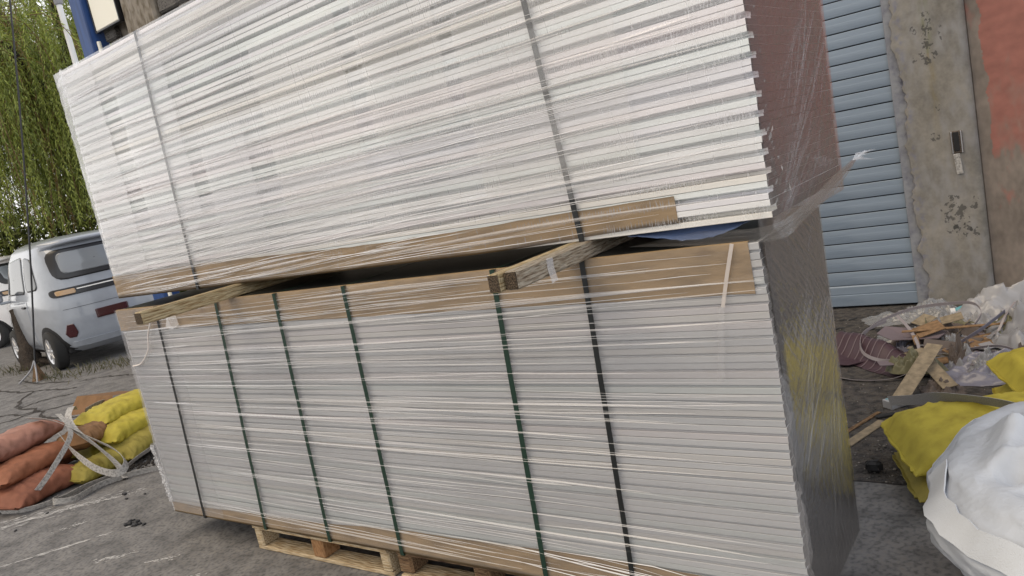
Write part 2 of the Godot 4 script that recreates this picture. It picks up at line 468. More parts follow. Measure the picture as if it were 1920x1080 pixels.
func build_ground() -> void:
	var mb := MB.new()
	mb.quad(Vector3(-160, 0, 60), Vector3(60, 0, 60), Vector3(60, 0, -160), Vector3(-160, 0, -160))
	setting("ground", mb, M.concrete)
	# unpaved strip in front of the workshop, its edge along the slab's joint
	var e := PackedVector2Array()
	for i in 41:
		var x := -2.2 + i * 0.13
		e.append(Vector2(x, -1.135 + 0.012 * sin(i * 2.3) + rng.randf_range(-0.008, 0.008) + (0.05 if x < -0.6 else 0.0)))
	e.append(Vector2(3.2, -3.86)); e.append(Vector2(-2.2, -3.86))
	setting("dirt_ground", sheet(e, 0.004), M.dirt)
	# grit on it: stones too small to count
	var g := MB.new()
	for i in 1500:
		var p := Vector3(rng.randf_range(-0.85, 0.75), 0.004, rng.randf_range(-3.5, -1.16))
		if i % 3 == 0:
			p.z = rng.randf_range(-1.5, -1.12)
		var s := rng.randf_range(0.003, 0.009) * (1.6 if i % 23 == 0 else 1.0)
		g.tint = [Color(0.16, 0.15, 0.14), Color(0.09, 0.085, 0.08), Color(0.24, 0.22, 0.2), Color(0.05, 0.048, 0.045)][i % 4]
		g.box(p + Vector3(0, s * 0.3, 0), Vector3(s, s * rng.randf_range(0.4, 0.8), s * rng.randf_range(0.6, 1.3)), s * 0.25, Basis(Vector3.UP, rng.randf() * TAU))
	var grit := part("gravel", g, mat(Color.WHITE, 0.95, {"vc": true}), self)
	grit.set_meta("kind", "stuff")
	tag(grit, "loose grey grit strewn over the dirt before the shutter", "gravel")
	# soil-filled cracks across the far concrete on the left
	var cr := [
		[[-10.9, -1.95], [-9.9, -1.88], [-9.3, -1.98], [-8.8, -2.05]], [[-9.6, -1.9], [-9.1, -1.55], [-8.7, -1.43], [-8.2, -1.4]], [[-10.2, -1.3], [-9.3, -1.28], [-8.7, -1.21], [-8.2, -1.32], [-7.9, -1.62]],
		[[-8.74, -1.43], [-8.72, -1.68], [-8.5, -1.9]], [[-9.2, -2.28], [-8.78, -2.46], [-8.2, -2.5]], [[-8.2, -1.39], [-7.7, -1.25], [-7.1, -1.3]], [[-11.0, -2.3], [-10.2, -2.2], [-9.4, -2.28]], [[-8.6, -0.9], [-8.2, -1.1], [-8.2, -1.39]], [[-7.4, -2.0], [-6.9, -1.85], [-6.4, -1.9]]]
	for k in cr.size():
		var pts := []
		for q in cr[k]:
			pts.append(Vector3(q[0], 0, q[1]))
		var path := curve(pts, 9)
		var c := MB.new()
		var l := PackedVector3Array()
		var r := PackedVector3Array()
		for i in path.size():
			var t := (path[mini(i + 1, path.size() - 1)] - path[maxi(i - 1, 0)]).normalized()
			var s := Vector3(-t.z, 0, t.x)
			var w := rng.randf_range(0.008, 0.026) * (1.0 if i > 0 and i < path.size() - 1 else 0.1)
			var j := s * rng.randf_range(-0.03, 0.03)
			l.append(path[i] + j + s * w + Vector3(0, 0.003, 0))
			r.append(path[i] + j - s * w + Vector3(0, 0.003, 0))
		for i in path.size() - 1:
			c.quad(l[i], r[i], r[i + 1], l[i + 1])
		setting("ground_crack", c, M.soil)
	# lime smears dragged over the concrete
	var sm := [[-4.62, 0.20, 0.55, 0.065, -0.95], [-4.42, -0.06, 0.28, 0.03, -0.85], [-4.25, -0.2, 0.2, 0.025, -0.8], [-3.85, 0.33, 0.34, 0.012, -0.95], [-4.1, 0.12, 0.1, 0.03, -0.9], [-4.85, 0.36, 0.35, 0.05, -1.0], [-3.35, 0.28, 0.16, 0.02, -0.7], [-3.0, 0.2, 0.12, 0.012, -0.6], [-2.7, 0.3, 0.14, 0.01, -0.7]]
	for k in sm.size():
		var q: Array = sm[k]
		var c := MB.new()
		var d := Vector2(cos(q[4]), sin(q[4]))
		var s := Vector2(-d.y, d.x)
		for i in int(190 * q[2] + 40):
			# streaks: narrow slivers along the drag
			var o: Vector2 = Vector2(q[0], q[1]) + d * rng.randfn(0, 0.42) * q[2] + s * rng.randfn(0, 1.0) * q[3] * rng.randf()
			var ln: float = rng.randf_range(0.008, 0.09) * minf(1.0, q[2] * 2.0)
			var w: float = rng.randf_range(0.001, 0.0055)
			var a := o - d * ln * 0.5
			var b := o + d * ln * 0.5
			var m1 := o + s * w + d * rng.randf_range(-0.3, 0.3) * ln
			var m2 := o - s * w * rng.randf_range(0.4, 1.0) + d * rng.randf_range(-0.3, 0.3) * ln
			var y := 0.002 + 0.000004 * i
			c.out(PackedVector3Array([Vector3(a.x, y, a.y), Vector3(m1.x, y, m1.y), Vector3(b.x, y, b.y)]), Vector3(o.x, -5, o.y))
			c.out(PackedVector3Array([Vector3(a.x, y, a.y), Vector3(m2.x, y, m2.y), Vector3(b.x, y, b.y)]), Vector3(o.x, -5, o.y))
		setting("ground_stain", c, M.lime)

# ---------------------------------------------------------------- workshop
func wall_image(w: int, h: int, x0: float, y0: float, pw: float, ph: float, fn: Callable) -> ImageTexture:
	var im := Image.create(w, h, false, Image.FORMAT_RGB8)
	for j in h:
		for i in w:
			var c: Color = fn.call(x0 + pw * (i + 0.5) / w, y0 + ph * (1.0 - (j + 0.5) / h))
			im.set_pixel(i, j, c.linear_to_srgb())
	return ImageTexture.create_from_image(im)

func lay_uv(mb: MB, x0: float, y0: float, pw: float, ph: float) -> void:
	for i in mb.v.size():
		mb.uv[i] = Vector2((mb.v[i].x - x0) / pw, 1.0 - (mb.v[i].y - y0) / ph)

func build_workshop() -> void:
	var ws := thing("workshop", "weathered workshop wall with blue-grey roller shutter and red paint remnants", "building", Vector3(0, 0, -3.746))
	# solid masonry behind everything
	var mb := MB.new()
	mb.box(Vector3(-2.9, 2.6, -0.24), Vector3(12.4, 5.2, 0.22), 0.01)
	part("masonry", mb, M.plaster, ws)
	# roller shutter
	var sh := Node3D.new()
	sh.name = "roller_shutter"
	ws.add_child(sh)
	sh.position = Vector3(-1.33, 0.02, -0.055)
	var prof := PackedVector2Array([Vector2(-0.012, 0.002), Vector2(0.0, 0.002), Vector2(0.0014, 0.004), Vector2(0.0034, 0.020), Vector2(0.0040, 0.038), Vector2(0.0034, 0.052), Vector2(0.0022, 0.060), Vector2(0.0016, 0.078), Vector2(0.0006, 0.0925), Vector2(-0.002, 0.0955), Vector2(-0.012, 0.0955)])
	var slat := MB.new()
	slat.extrude(prof, -1.02, 1.02)
	var slat_mesh := slat.mesh()
	var rail := MB.new()
	rail.extrude(PackedVector2Array([Vector2(-0.010, 0.0), Vector2(0.010, 0.0), Vector2(0.012, 0.004), Vector2(0.012, 0.078), Vector2(0.006, 0.082), Vector2(0.009, 0.088), Vector2(0.009, 0.138), Vector2(0.002, 0.146), Vector2(-0.010, 0.146)]), -1.02, 1.02)
	part("bottom_rail", rail, M.shutter, sh)
	for k in 24:
		var s := part("slat", slat_mesh, M.shutter, sh, Vector3(rng.randf_range(-0.003, 0.003), 0.148 + k * 0.1005, rng.randf_range(-0.0012, 0.0012)))
		s.rotation.x = rng.randf_range(-0.022, 0.022)
	mb = MB.new()
	mb.box(Vector3(0, 1.3, -0.035), Vector3(2.04, 2.6, 0.03), 0.002)
	part("guide_backing", mb, M.dark, sh)
	# strip of older blue-washed plaster beside the shutter
	mb = MB.new()
	mb.box(Vector3(-0.255, 1.3, -0.075), Vector3(0.12, 2.6, 0.09), 0.004)
	part("old_plaster", mb, M.plaster_under, ws)
	# the plaster pillar with its broken edge
	var jag := noise(101, 3.2, 5)
	var chip := noise(102, 9.0, 4)
	var rows := []
	for j in 131:
		var y := j * 0.02
		var x := -0.262 + 0.05 * jag.get_noise_1d(y) + 0.022 * chip.get_noise_1d(y * 2.0)
		if y < 0.55:
			x += 0.012
		var bulge := 0.004 * jag.get_noise_1d(y * 0.5 + 40)
		var row := PackedVector3Array([Vector3(x + 0.01, y, -0.06), Vector3(x + 0.002, y, -0.006), Vector3(x + 0.008, y, 0.0)])
		for i in range(1, 8):
			row.append(Vector3(lerpf(x, 0.085, i / 8.0), y, bulge * sin(PI * i / 8.0) + 0.003 * chip.get_noise_2d(i * 0.6, y)))
		for i in 7:
			var a := PI * 0.5 * i / 6.0
			row.append(Vector3(0.085 + 0.045 * sin(a), y, -0.045 + 0.045 * cos(a)))
		row.append(Vector3(0.131, y, -0.12))
		rows.append(row)
	mb = MB.new()
	mb.grid(rows)
	lay_uv(mb, -0.34, 0.0, 0.5, 2.6)
	var n1 := noise(111, 2.2, 6)
	var n2 := noise(112, 14.0, 5)
	var n3 := noise(113, 46.0, 3)
	var blots := [[-0.035, 0.60, 0.055, 0.10], [-0.005, 0.50, 0.04, 0.05], [0.075, 0.66, 0.02, 0.03], [0.06, 0.47, 0.02, 0.03], [-0.10, 1.60, 0.05, 0.035], [-0.075, 1.74, 0.025, 0.11], [-0.15, 1.77, 0.014, 0.02], [-0.10, 1.10, 0.022, 0.02], [-0.06, 1.26, 0.012, 0.03], [0.0, 1.72, 0.01, 0.035]]
	var pillar_color := func(x: float, y: float) -> Color:
		var k := 0.80 + 0.32 * n1.get_noise_2d(x * 1.6, y) + 0.16 * n2.get_noise_2d(x, y) + 0.10 * n3.get_noise_2d(x, y)
		var c := Color(0.262 * k, 0.243 * k, 0.213 * k)
		c = c.lerp(Color(0.27, 0.265, 0.265), clampf(0.5 + 1.2 * n1.get_noise_2d(x * 2.0 + 30.0, y * 0.7), 0, 0.75) * clampf(0.5 + n2.get_noise_2d(x, y * 0.4), 0.2, 1.0))
		# ochre run-off and green growth below the top
		var run := exp(-pow((x + 0.075 + 0.012 * n1.get_noise_1d(y * 3.0)) / 0.022, 2)) * clampf((y - 0.95) * 1.6, 0, 1) * clampf(0.55 + 1.3 * n2.get_noise_2d(x * 2.0, y * 0.35), 0, 1)
		c = c.lerp(Color(0.21, 0.165, 0.07) if y < 1.62 else Color(0.15, 0.155, 0.065), 0.6 * run)
		for b in blots:
			var d: float = pow((x - b[0]) / b[2], 2) + pow((y - b[1]) / b[3], 2)
			if d < 2.2 and 0.55 * n3.get_noise_2d(x, y) + n2.get_noise_2d(x * 1.3, y * 1.1) - 0.5 * absf(n1.get_noise_2d(x * 7.0, y * 7.0)) > -0.06 + 0.16 * d:
				c = c.lerp(Color(0.045, 0.044, 0.042), 0.72)
		var wash := exp(-pow((x + 0.235 + 0.02 * n1.get_noise_1d(y * 5.0)) / 0.026, 2)) * clampf(0.15 + 1.7 * n2.get_noise_2d(x * 1.4 + 9.0, y * 1.1), 0, 1)
		c = c.lerp(Color(0.15, 0.16, 0.24), 0.6 * wash)
		return c
	var pm := mat(Color.WHITE, 0.9, {"tex": wall_image(180, 900, -0.34, 0.0, 0.5, 2.6, pillar_color)})
	part("pillar", mb, pm, ws)
	# recessed wall with the remains of red paint
	mb = MB.new()
	mb.box(Vector3(1.63, 1.5, -0.10), Vector3(3.0, 3.0, 0.07), 0.006)
	lay_uv(mb, 0.1, 0.0, 3.0, 3.0)
	var r1 := noise(121, 2.6, 6)
	var r2 := noise(122, 11.0, 5)
	var red_color := func(x: float, y: float) -> Color:
		var k := 0.82 + 0.3 * r1.get_noise_2d(x, y) + 0.2 * r2.get_noise_2d(x * 2.0, y)
		var c := Color(0.255 * k, 0.215 * k, 0.185 * k)
		var edge := 1.02 + 0.20 * r1.get_noise_2d(x * 1.3 + 7.0, 3.0)
		var cover := (y - edge) * 1.7 + 0.9 * r1.get_noise_2d(x * 1.7, y * 0.8 + 20.0) + 0.75 * r2.get_noise_2d(x * 1.2, y * 0.45)
		if x < 0.205 + 0.03 * r1.get_noise_1d(y * 2.0) - 0.012 * (y - 1.0):
			cover -= 2.0
		if x > 0.72 and x < 0.99:
			cover -= 2.0
		var red := Color(0.335, 0.135, 0.108) * (0.92 + 0.25 * r2.get_noise_2d(x * 0.7, y))
		c = c.lerp(Color(0.33, 0.125, 0.098), clampf(cover * 1.6 + 0.55, 0, 0.55) if cover > -0.34 else 0.0)
		c = c.lerp(red, clampf(cover * 1.8, 0, 1) * 0.85)
		return c
	var wm := mat(Color.WHITE, 0.88, {"tex": wall_image(480, 480, 0.1, 0.0, 3.0, 3.0, red_color)})
	part("painted_wall", mb, wm, ws)
	mb = MB.new()
	mb.box(Vector3(0.86, 1.5, -0.06), Vector3(0.22, 3.0, 0.12), 0.02)
	part("pilaster", mb, M.plaster, ws)
	# latch hanging on the pillar: plate, slot and a bright hasp
	var la := Node3D.new()
	la.name = "latch"
	ws.add_child(la)
	la.position = Vector3(0.02, 1.05, 0.004)
	mb = MB.new()
	mb.box(Vector3(0, 0, 0.003), Vector3(0.066, 0.138, 0.006), 0.003)
	part("plate", mb, M.rust, la)
	mb = MB.new()
	mb.box(Vector3(-0.002, 0.004, 0.010), Vector3(0.030, 0.118, 0.010), 0.003)
	part("bolt", mb, M.dark, la)
	mb = MB.new()
	for s in [-1, 1]:
		mb.box(Vector3(s * 0.026, 0.0, 0.009), Vector3(0.007, 0.136, 0.008), 0.002)
	part("guide_rail", mb, M.steel, la)
	mb = MB.new()
	mb.box(Vector3(-0.004, -0.135, 0.012), Vector3(0.036, 0.130, 0.005), 0.002, Basis(Vector3(0, 0, 1), 0.06) * Basis(Vector3(1, 0, 0), 0.10))
	part("hasp", mb, M.webbing, la)
	# far end, above the bundle: column, stone, pale board and blue post
	mb = MB.new()
	mb.box(Vector3(-8.24, 2.6, -0.08), Vector3(0.66, 5.2, 0.22), 0.03)
	part("column", mb, M.plaster, ws)
	for j in 12:
		var x := -9.22 + (0.14 if j % 2 else 0.0)
		while x < -6.3:
			var w := rng.randf_range(0.22, 0.42)
			if x + w > -8.58 and x < -7.9:
				x = maxf(x, -8.6) + 0.02
				if x + w > -8.57 and x < -7.91:
					x = -7.905
			var st := MB.new()
			st.box(Vector3.ZERO, Vector3(w - 0.012, 0.165, 0.12), 0.022)
			for i in st.v.size():
				st.v[i] += Vector3(rng.randf_range(-1, 1), rng.randf_range(-1, 1), rng.randf_range(-1, 1)) * 0.006
			if x + w * 0.5 > -9.25 and (x + w < -8.55 or x > -7.93):
				part("stone", st, M.stone, ws, Vector3(x + w * 0.5, 3.02 + j * 0.178, -0.09 + rng.randf_range(-0.015, 0.02)))
			x += w
	mb = MB.new()
	mb.box(Vector3(-8.905, 4.80, 0.03), Vector3(0.57, 1.32, 0.06), 0.012)
	var board := part("pale_board", mb, M.cream, ws)
	mb = MB.new()
	for e in [[Vector3(-8.61, 4.80, 0.03), Vector3(0.018, 1.34, 0.068)], [Vector3(-8.905, 4.13, 0.03), Vector3(0.60, 0.018, 0.068)], [Vector3(-9.2, 4.80, 0.03), Vector3(0.018, 1.34, 0.068)]]:
		mb.box(e[0], e[1], 0.003)
	part("frame", mb, M.black_trim, board)
	mb = MB.new()
	mb.box(Vector3(-9.40, 2.9, 0.0), Vector3(0.27, 5.8, 0.24), 0.012)
	part("blue_post", mb, M.blue_paint, ws)
	mb = MB.new()
	mb.tube(PackedVector3Array([Vector3(-9.22, 0.0, 0.05), Vector3(-9.22, 4.03, 0.05)]), PackedFloat32Array([0.025]), 10)
	part("conduit", mb, M.cream, ws)

# ---------------------------------------------------------------- trees
func add_leaf(mb: MB, p: Vector3, d: Vector3, ln: float, w: float, col: Color) -> void:
	var s := d.cross(Vector3(rng.randf_range(-1, 1), rng.randf_range(-0.4, 0.4), rng.randf_range(-1, 1)))
	if s.length() < 0.05:
		return
	s = s.normalized() * w * 0.5
	mb.tint = col
	var nn := s.cross(d).normalized()
	var i := mb.put(p, nn)
	mb.put(p + d * ln * 0.45 + s, nn); mb.put(p + d * ln, nn); mb.put(p + d * ln * 0.45 - s, nn)
	mb.ix.append_array(PackedInt32Array([i, i + 2, i + 1, i, i + 3, i + 2]))

func willow(label: String, base: Vector3, high: float, radius: float, strands: int, trunk_r: float, sd: int) -> void:
	rng.seed = sd
	var t := thing("willow_tree", label, "tree", base, 0.0, "willows behind the cars")
	var tr := MB.new()
	var path := curve([Vector3(0, -0.1, 0), Vector3(0.1, 0.9, 0.05), Vector3(-0.05, 1.8, 0.1), Vector3(0.1, 2.7, 0.0)], 4)
	var rad := PackedFloat32Array()
	for i in path.size():
		rad.append(trunk_r * (1.25 - 0.55 * i / float(path.size())) * rng.randf_range(0.95, 1.05))
	tr.tube(path, rad, 12)
	part("trunk", tr, M.bark, t)
	var lm := MB.new()
	var ends := []
	for k in 11:
		var a := TAU * k / 11.0 + rng.randf_range(-0.2, 0.2)
		var r := radius * rng.randf_range(0.55, 0.95)
		var top := high * rng.randf_range(0.8, 1.0)
		var p := curve([Vector3(0.1, 2.6, 0), Vector3(cos(a) * r * 0.3, lerpf(2.6, top, 0.6), sin(a) * r * 0.3), Vector3(cos(a) * r * 0.7, top, sin(a) * r * 0.7), Vector3(cos(a) * r, top - 0.5, sin(a) * r)], 5)
		var rr := PackedFloat32Array()
		for i in p.size():
			rr.append(trunk_r * 0.5 * (1.0 - 0.88 * i / float(p.size())))
		lm.tube(p, rr, 6)
		for i in range(4, p.size()):
			ends.append(p[i])
	part("limbs", lm, M.bark, t)
	var cr := MB.new()
	var tw := MB.new()
	for s in strands:
		var e: Vector3 = ends[rng.randi() % ends.size()]
		var p := e + Vector3(rng.randfn(0, 0.45), rng.randf_range(-0.5, 0.45), rng.randfn(0, 0.45))
		var ln := rng.randf_range(1.2, 4.4)
		if p.y - ln < 1.5:
			ln = maxf(0.6, p.y - rng.randf_range(1.3, 2.4))
		var d := Vector3(rng.randfn(0, 0.5), 0.25, rng.randfn(0, 0.5))
		var tone := rng.randf()
		var warm := rng.randf()
		var c0 := Color(0.12, 0.16, 0.035).lerp(Color(0.36, 0.40, 0.085), tone)
		if warm > 0.9:
			c0 = Color(0.26, 0.17, 0.06)
		var q := p
		var path2 := PackedVector3Array([q])
		var g := 0.0
		while g < ln:
			d = (d + Vector3(rng.randfn(0, 0.05), -0.16, rng.randfn(0, 0.05)) ).normalized()
			q += d * 0.062
			g += 0.062
			path2.append(q)
			for m in 2:
				var ld := (d * 0.75 + Vector3(rng.randfn(0, 0.45), rng.randf_range(-0.35, 0.15), rng.randfn(0, 0.45))).normalized()
				add_leaf(cr, q, ld, rng.randf_range(0.07, 0.14), rng.randf_range(0.012, 0.022), c0 * rng.randf_range(0.7, 1.3))
		if s % 7 == 0:
			var small := PackedVector3Array()
			for i in range(0, path2.size(), 4):
				small.append(path2[i])
			if small.size() > 2:
				tw.tube(small, PackedFloat32Array([0.007]), 4, false)
	part("crown", cr, M.leaf, t)
	part("twigs", tw, M.twig, t)

func shrub(label: String, base: Vector3, size: Vector3, leaves: int, dark: Color, light: Color, upright: float, sd: int) -> void:
	rng.seed = sd
	var t := thing("shrub", label, "shrub", base, 0.0, "undergrowth behind the cars")
	var st := MB.new()
	for k in 9:
		var a := rng.randf() * TAU
		var e := Vector3(cos(a) * size.x * 0.3, size.y * rng.randf_range(0.6, 0.9), sin(a) * size.z * 0.3)
		st.tube(curve([Vector3(0, -0.05, 0), e * 0.5 + Vector3(0, 0.1, 0), e], 3), PackedFloat32Array([0.03, 0.026, 0.02, 0.014, 0.012, 0.008, 0.005]), 5)
	part("stem", st, M.bark, t)
	var mb := MB.new()
	var nz := noise(sd, 1.1, 3)
	var made := 0
	while made < leaves:
		var p := Vector3(rng.randf_range(-1, 1), rng.randf_range(0, 1), rng.randf_range(-1, 1))
		var lim := 1.0 + 0.7 * nz.get_noise_3d(p.x * size.x * 2, p.y * size.y * 2, p.z * size.z * 2)
		if p.x * p.x + p.z * p.z + p.y * p.y * 0.9 > lim:
			continue
		var w := Vector3(p.x * size.x * 0.5, p.y * size.y, p.z * size.z * 0.5)
		var d := Vector3(rng.randfn(0, 1), rng.randfn(0, 1) + upright, rng.randfn(0, 1)).normalized()
		add_leaf(mb, w, d, rng.randf_range(0.11, 0.24) * (1.0 + upright * 0.5), rng.randf_range(0.03, 0.075) / (1.0 + upright * 0.6), dark.lerp(light, rng.randf()))
		made += 1
	part("foliage", mb, M.leaf, t)

func build_trees() -> void:
	willow("willow with long yellow-green strands hanging behind the grey car's roof", Vector3(-16.4, 0, -7.0), 6.9, 2.7, 1500, 0.26, 31)
	willow("tall willow hanging at the photo's top left edge", Vector3(-18.6, 0, -5.2), 8.2, 2.7, 1300, 0.3, 32)
	willow("willow standing farthest back, left of the white lamp post", Vector3(-21.5, 0, -9.5), 8.6, 3.2, 800, 0.3, 33)
	shrub("dark bush just above the grey car's roof", Vector3(-18.0, 0, -7.2), Vector3(3.0, 3.3, 2.6), 9000, Color(0.05, 0.065, 0.018), Color(0.20, 0.20, 0.06), 0.0, 41)
	shrub("bushy undergrowth left of the grey car's roof", Vector3(-18.6, 0, -5.6), Vector3(2.6, 2.8, 2.2), 8000, Color(0.05, 0.07, 0.02), Color(0.24, 0.24, 0.07), 0.2, 42)
	shrub("clump of upright green reeds behind the white car", Vector3(-18.2, 0, -4.4), Vector3(1.8, 1.5, 1.6), 4500, Color(0.06, 0.10, 0.03), Color(0.22, 0.28, 0.09), 2.2, 43)
	shrub("low bush behind the lamp post's foot", Vector3(-17.2, 0, -8.8), Vector3(3.0, 3.0, 2.2), 7000, Color(0.05, 0.065, 0.018), Color(0.20, 0.20, 0.06), 0.0, 44)
	rng.seed = 50
	# broken stump in front of the grey car
	var st := thing("tree_stump", "leaning broken tree stump with peeling bark before the grey car", "stump", Vector3(-11.93, 0, -2.88))
	var path := curve([Vector3(0.0, -0.05, 0), Vector3(-0.03, 0.16, 0.0), Vector3(-0.12, 0.45, -0.03), Vector3(-0.24, 0.88, -0.06)], 5)
	var rr := PackedFloat32Array()
	for i in path.size():
		rr.append(lerpf(0.22, 0.055, pow(i / float(path.size() - 1), 0.75)) * rng.randf_range(0.88, 1.1))
	var mb := MB.new()
	mb.tube(path, rr, 14)
	var nz := noise(51, 7.0, 4)
	for i in mb.v.size():
		mb.v[i] += Vector3(1, 0, 1) * 0.05 * nz.get_noise_3dv(mb.v[i])
	part("trunk", mb, M.bark, st)
	for k in 5:
		mb = MB.new()
		var a := rng.randf() * TAU
		mb.tube(curve([Vector3(0, 0.1, 0), Vector3(cos(a) * 0.24, 0.04, sin(a) * 0.24), Vector3(cos(a) * 0.45, -0.02, sin(a) * 0.45)], 4), PackedFloat32Array([0.08, 0.07, 0.06, 0.05, 0.04, 0.03, 0.02, 0.015, 0.01]), 7)
		part("root", mb, M.bark, st)
	# grass and weeds by the stump and under the car
	var w := MB.new()
	for i in 420:
		var c := [Vector3(-9.6, 0, -2.75), Vector3(-11.9, 0, -2.65), Vector3(-9.3, 0, -3.0), Vector3(-10.0, 0, -2.4)][i % 4] as Vector3
		var p := c + Vector3(rng.randfn(0, 0.35), 0.0, rng.randfn(0, 0.12))
		var d := Vector3(rng.randfn(0, 0.5), 1, rng.randfn(0, 0.5)).normalized()
		add_leaf(w, p, d, rng.randf_range(0.04, 0.17), 0.012, Color(0.05, 0.055, 0.03).lerp(Color(0.15, 0.13, 0.075), rng.randf()))
	var gw := part("grass", w, M.leaf, self)
	gw.set_meta("kind", "stuff")
	tag(gw, "thin dry weeds sprouting from the concrete by the grey car", "grass")

# ---------------------------------------------------------------- cars
const CAR := [[0.20, 1.30, 1.34, 0.63], [0.27, 1.42, 1.42, 0.70], [0.40, 1.47, 1.46, 0.735], [0.62, 1.485, 1.45, 0.75], [0.86, 1.475, 1.42, 0.748], [0.98, 1.455, 1.34, 0.735], [1.08, 1.425, 1.12, 0.712], [1.36, 1.37, 0.88, 0.672], [1.57, 1.30, 0.70, 0.632], [1.67, 1.225, 0.56, 0.595], [1.73, 1.09, 0.40, 0.53], [1.765, 0.87, 0.22, 0.42], [1.78, 0.5, 0.05, 0.22]]

func car_at(h: float) -> Array:
	for i in CAR.size() - 1:
		if h <= CAR[i + 1][0]:
			var k := clampf((h - CAR[i][0]) / (CAR[i + 1][0] - CAR[i][0]), 0, 1)
			return [lerpf(CAR[i][1], CAR[i + 1][1], k), lerpf(CAR[i][2], CAR[i + 1][2], k), lerpf(CAR[i][3], CAR[i + 1][3], k)]
	return [CAR[-1][1], CAR[-1][2], CAR[-1][3]]

func car_rear(z: float, h: float) -> float:
	var a := car_at(h)
	return -a[0] * pow(maxf(0.0, 1.0 - pow(minf(1.0, absf(z) / a[2]), 4.5)), 1.0 / 4.5)

func car_side(x: float, h: float) -> float:
	var a := car_at(h)
	var l: float = a[0] if x < 0 else a[1]
	return a[2] * pow(maxf(0.0, 1.0 - pow(minf(1.0, absf(x) / l), 4.5)), 1.0 / 4.5)

func round_poly(pts: Array, r: float) -> PackedVector2Array:
	var o := PackedVector2Array()
	var m := pts.size()
	for i in m:
		var p: Vector2 = pts[i]
		var a: Vector2 = pts[(i - 1 + m) % m]
		var b: Vector2 = pts[(i + 1) % m]
		var ra := minf(r, p.distance_to(a) * 0.45)
		var rb := minf(r, p.distance_to(b) * 0.45)
		var p0 := p + (a - p).normalized() * ra
		var p1 := p + (b - p).normalized() * rb
		for k in 5:
			var t := k / 4.0
			o.append(p0.lerp(p, t).lerp(p.lerp(p1, t), t))
	return o

func car_patch(poly: PackedVector2Array, lift: float, on_rear: bool, side := -1.0) -> MB:
	# a patch that follows the shell: poly in (z, h) on the rear or (x, h) on a side; lift is how far it stands proud
	var fine := PackedVector2Array()
	for i in poly.size():
		var p0 := poly[i]
		var p1 := poly[(i + 1) % poly.size()]
		var cut := maxi(1, int(p0.distance_to(p1) / 0.05))
		for k in cut:
			fine.append(p0.lerp(p1, k / float(cut)))
	poly = fine
	var mid := Vector2.ZERO
	for p in poly:
		mid += p / poly.size()
	var rows := []
	for r in [0.02, 0.2, 0.4, 0.6, 0.8, 0.9, 1.0, 1.0]:
		var row := PackedVector3Array()
		for p in poly:
			var q := mid.lerp(p, r)
			var l := lift if rows.size() < 7 else -0.012
			if on_rear:
				row.append(Vector3(car_rear(q.x, q.y) - l, q.y, q.x))
			else:
				row.append(Vector3(q.x, q.y, side * (car_side(q.x, q.y) + l)))
		rows.append(row)
	var mb := MB.new()
	mb.grid(rows, true)
	var s := 0.0
	for i in poly.size():
		s += poly[i].cross(poly[(i + 1) % poly.size()])
	var outward := Vector3(-1, 0, 0) if on_rear else Vector3(0, 0, side)
	if mb.n[poly.size() * 2].dot(outward) < 0:
		for i in mb.n.size():
			mb.n[i] = -mb.n[i]
		for i in range(0, mb.ix.size(), 3):
			var t := mb.ix[i + 1]
			mb.ix[i + 1] = mb.ix[i + 2]
			mb.ix[i + 2] = t
	return mb

func rect(x0: float, y0: float, x1: float, y1: float, r: float) -> PackedVector2Array:
	return round_poly([Vector2(x0, y0), Vector2(x1, y0), Vector2(x1, y1), Vector2(x0, y1)], r)

func car_shell() -> MB:
	var rows := []
	for j in 41:
		var h := lerpf(CAR[0][0], CAR[-1][0], j / 40.0)
		if j > 30:
			h = lerpf(1.62, CAR[-1][0], (j - 30) / 10.0)
		else:
			h = lerpf(CAR[0][0], 1.62, j / 30.0)
		var a := car_at(h)
		var row := PackedVector3Array()
		for i in 64:
			var f := -TAU * i / 64.0
			var cx := cos(f)
			var sx := sin(f)
			var rr := pow(pow(absf(cx), 4.5) + pow(absf(sx), 4.5), -1.0 / 4.5)
			row.append(Vector3((a[1] if cx > 0 else a[0]) * cx * rr, h, a[2] * sx * rr))
		rows.append(row)
	var mb := MB.new()
	mb.grid(rows, true)
	var top: PackedVector3Array = rows[40]
	var bot: PackedVector3Array = rows[0]
	for i in 64:
		mb.tri(Vector3(0.2, 1.783, 0), top[i], top[(i + 1) % 64])
		mb.tri(Vector3(0, 0.2, 0), bot[(i + 1) % 64], bot[i])
	return mb

func add_wheel(car: Node3D, x: float, z: float, r := 0.275) -> void:
	var w := Node3D.new()
	w.name = "wheel"
	car.add_child(w, true)
	w.position = Vector3(x, r, z)
	var s := signf(z)
	var prof := [[-0.085, 0.62], [-0.08, 0.93], [-0.05, 1.0], [0.05, 1.0], [0.08, 0.93], [0.085, 0.66], [0.07, 0.64]]
	var rows := []
	for q in prof:
		var row := PackedVector3Array()
		for i in 28:
			var a := TAU * i / 28.0
			row.append(Vector3(cos(a) * q[1] * r, sin(a) * q[1] * r, s * q[0]))
		rows.append(row)
	var mb := MB.new()
	mb.grid(rows, true, s < 0)
	part("tyre", mb, M.tyre, w)
	rows = []
	for q in [[0.075, 0.67], [0.082, 0.62], [0.06, 0.55], [0.05, 0.3], [0.062, 0.2], [0.07, 0.12], [0.07, 0.005]]:
		var row := PackedVector3Array()
		for i in 28:
			var a := TAU * i / 28.0
			row.append(Vector3(cos(a) * q[1] * r, sin(a) * q[1] * r, s * q[0]))
		rows.append(row)
	mb = MB.new()
	mb.grid(rows, true, s < 0)
	for k in 8:
		var a := TAU * k / 8.0
		mb.box(Vector3(cos(a) * r * 0.37, sin(a) * r * 0.37, s * 0.066), Vector3(r * 0.42, 0.026, 0.016), 0.005, Basis(Vector3(0, 0, 1), a))
	part("rim", mb, M.rim, w)

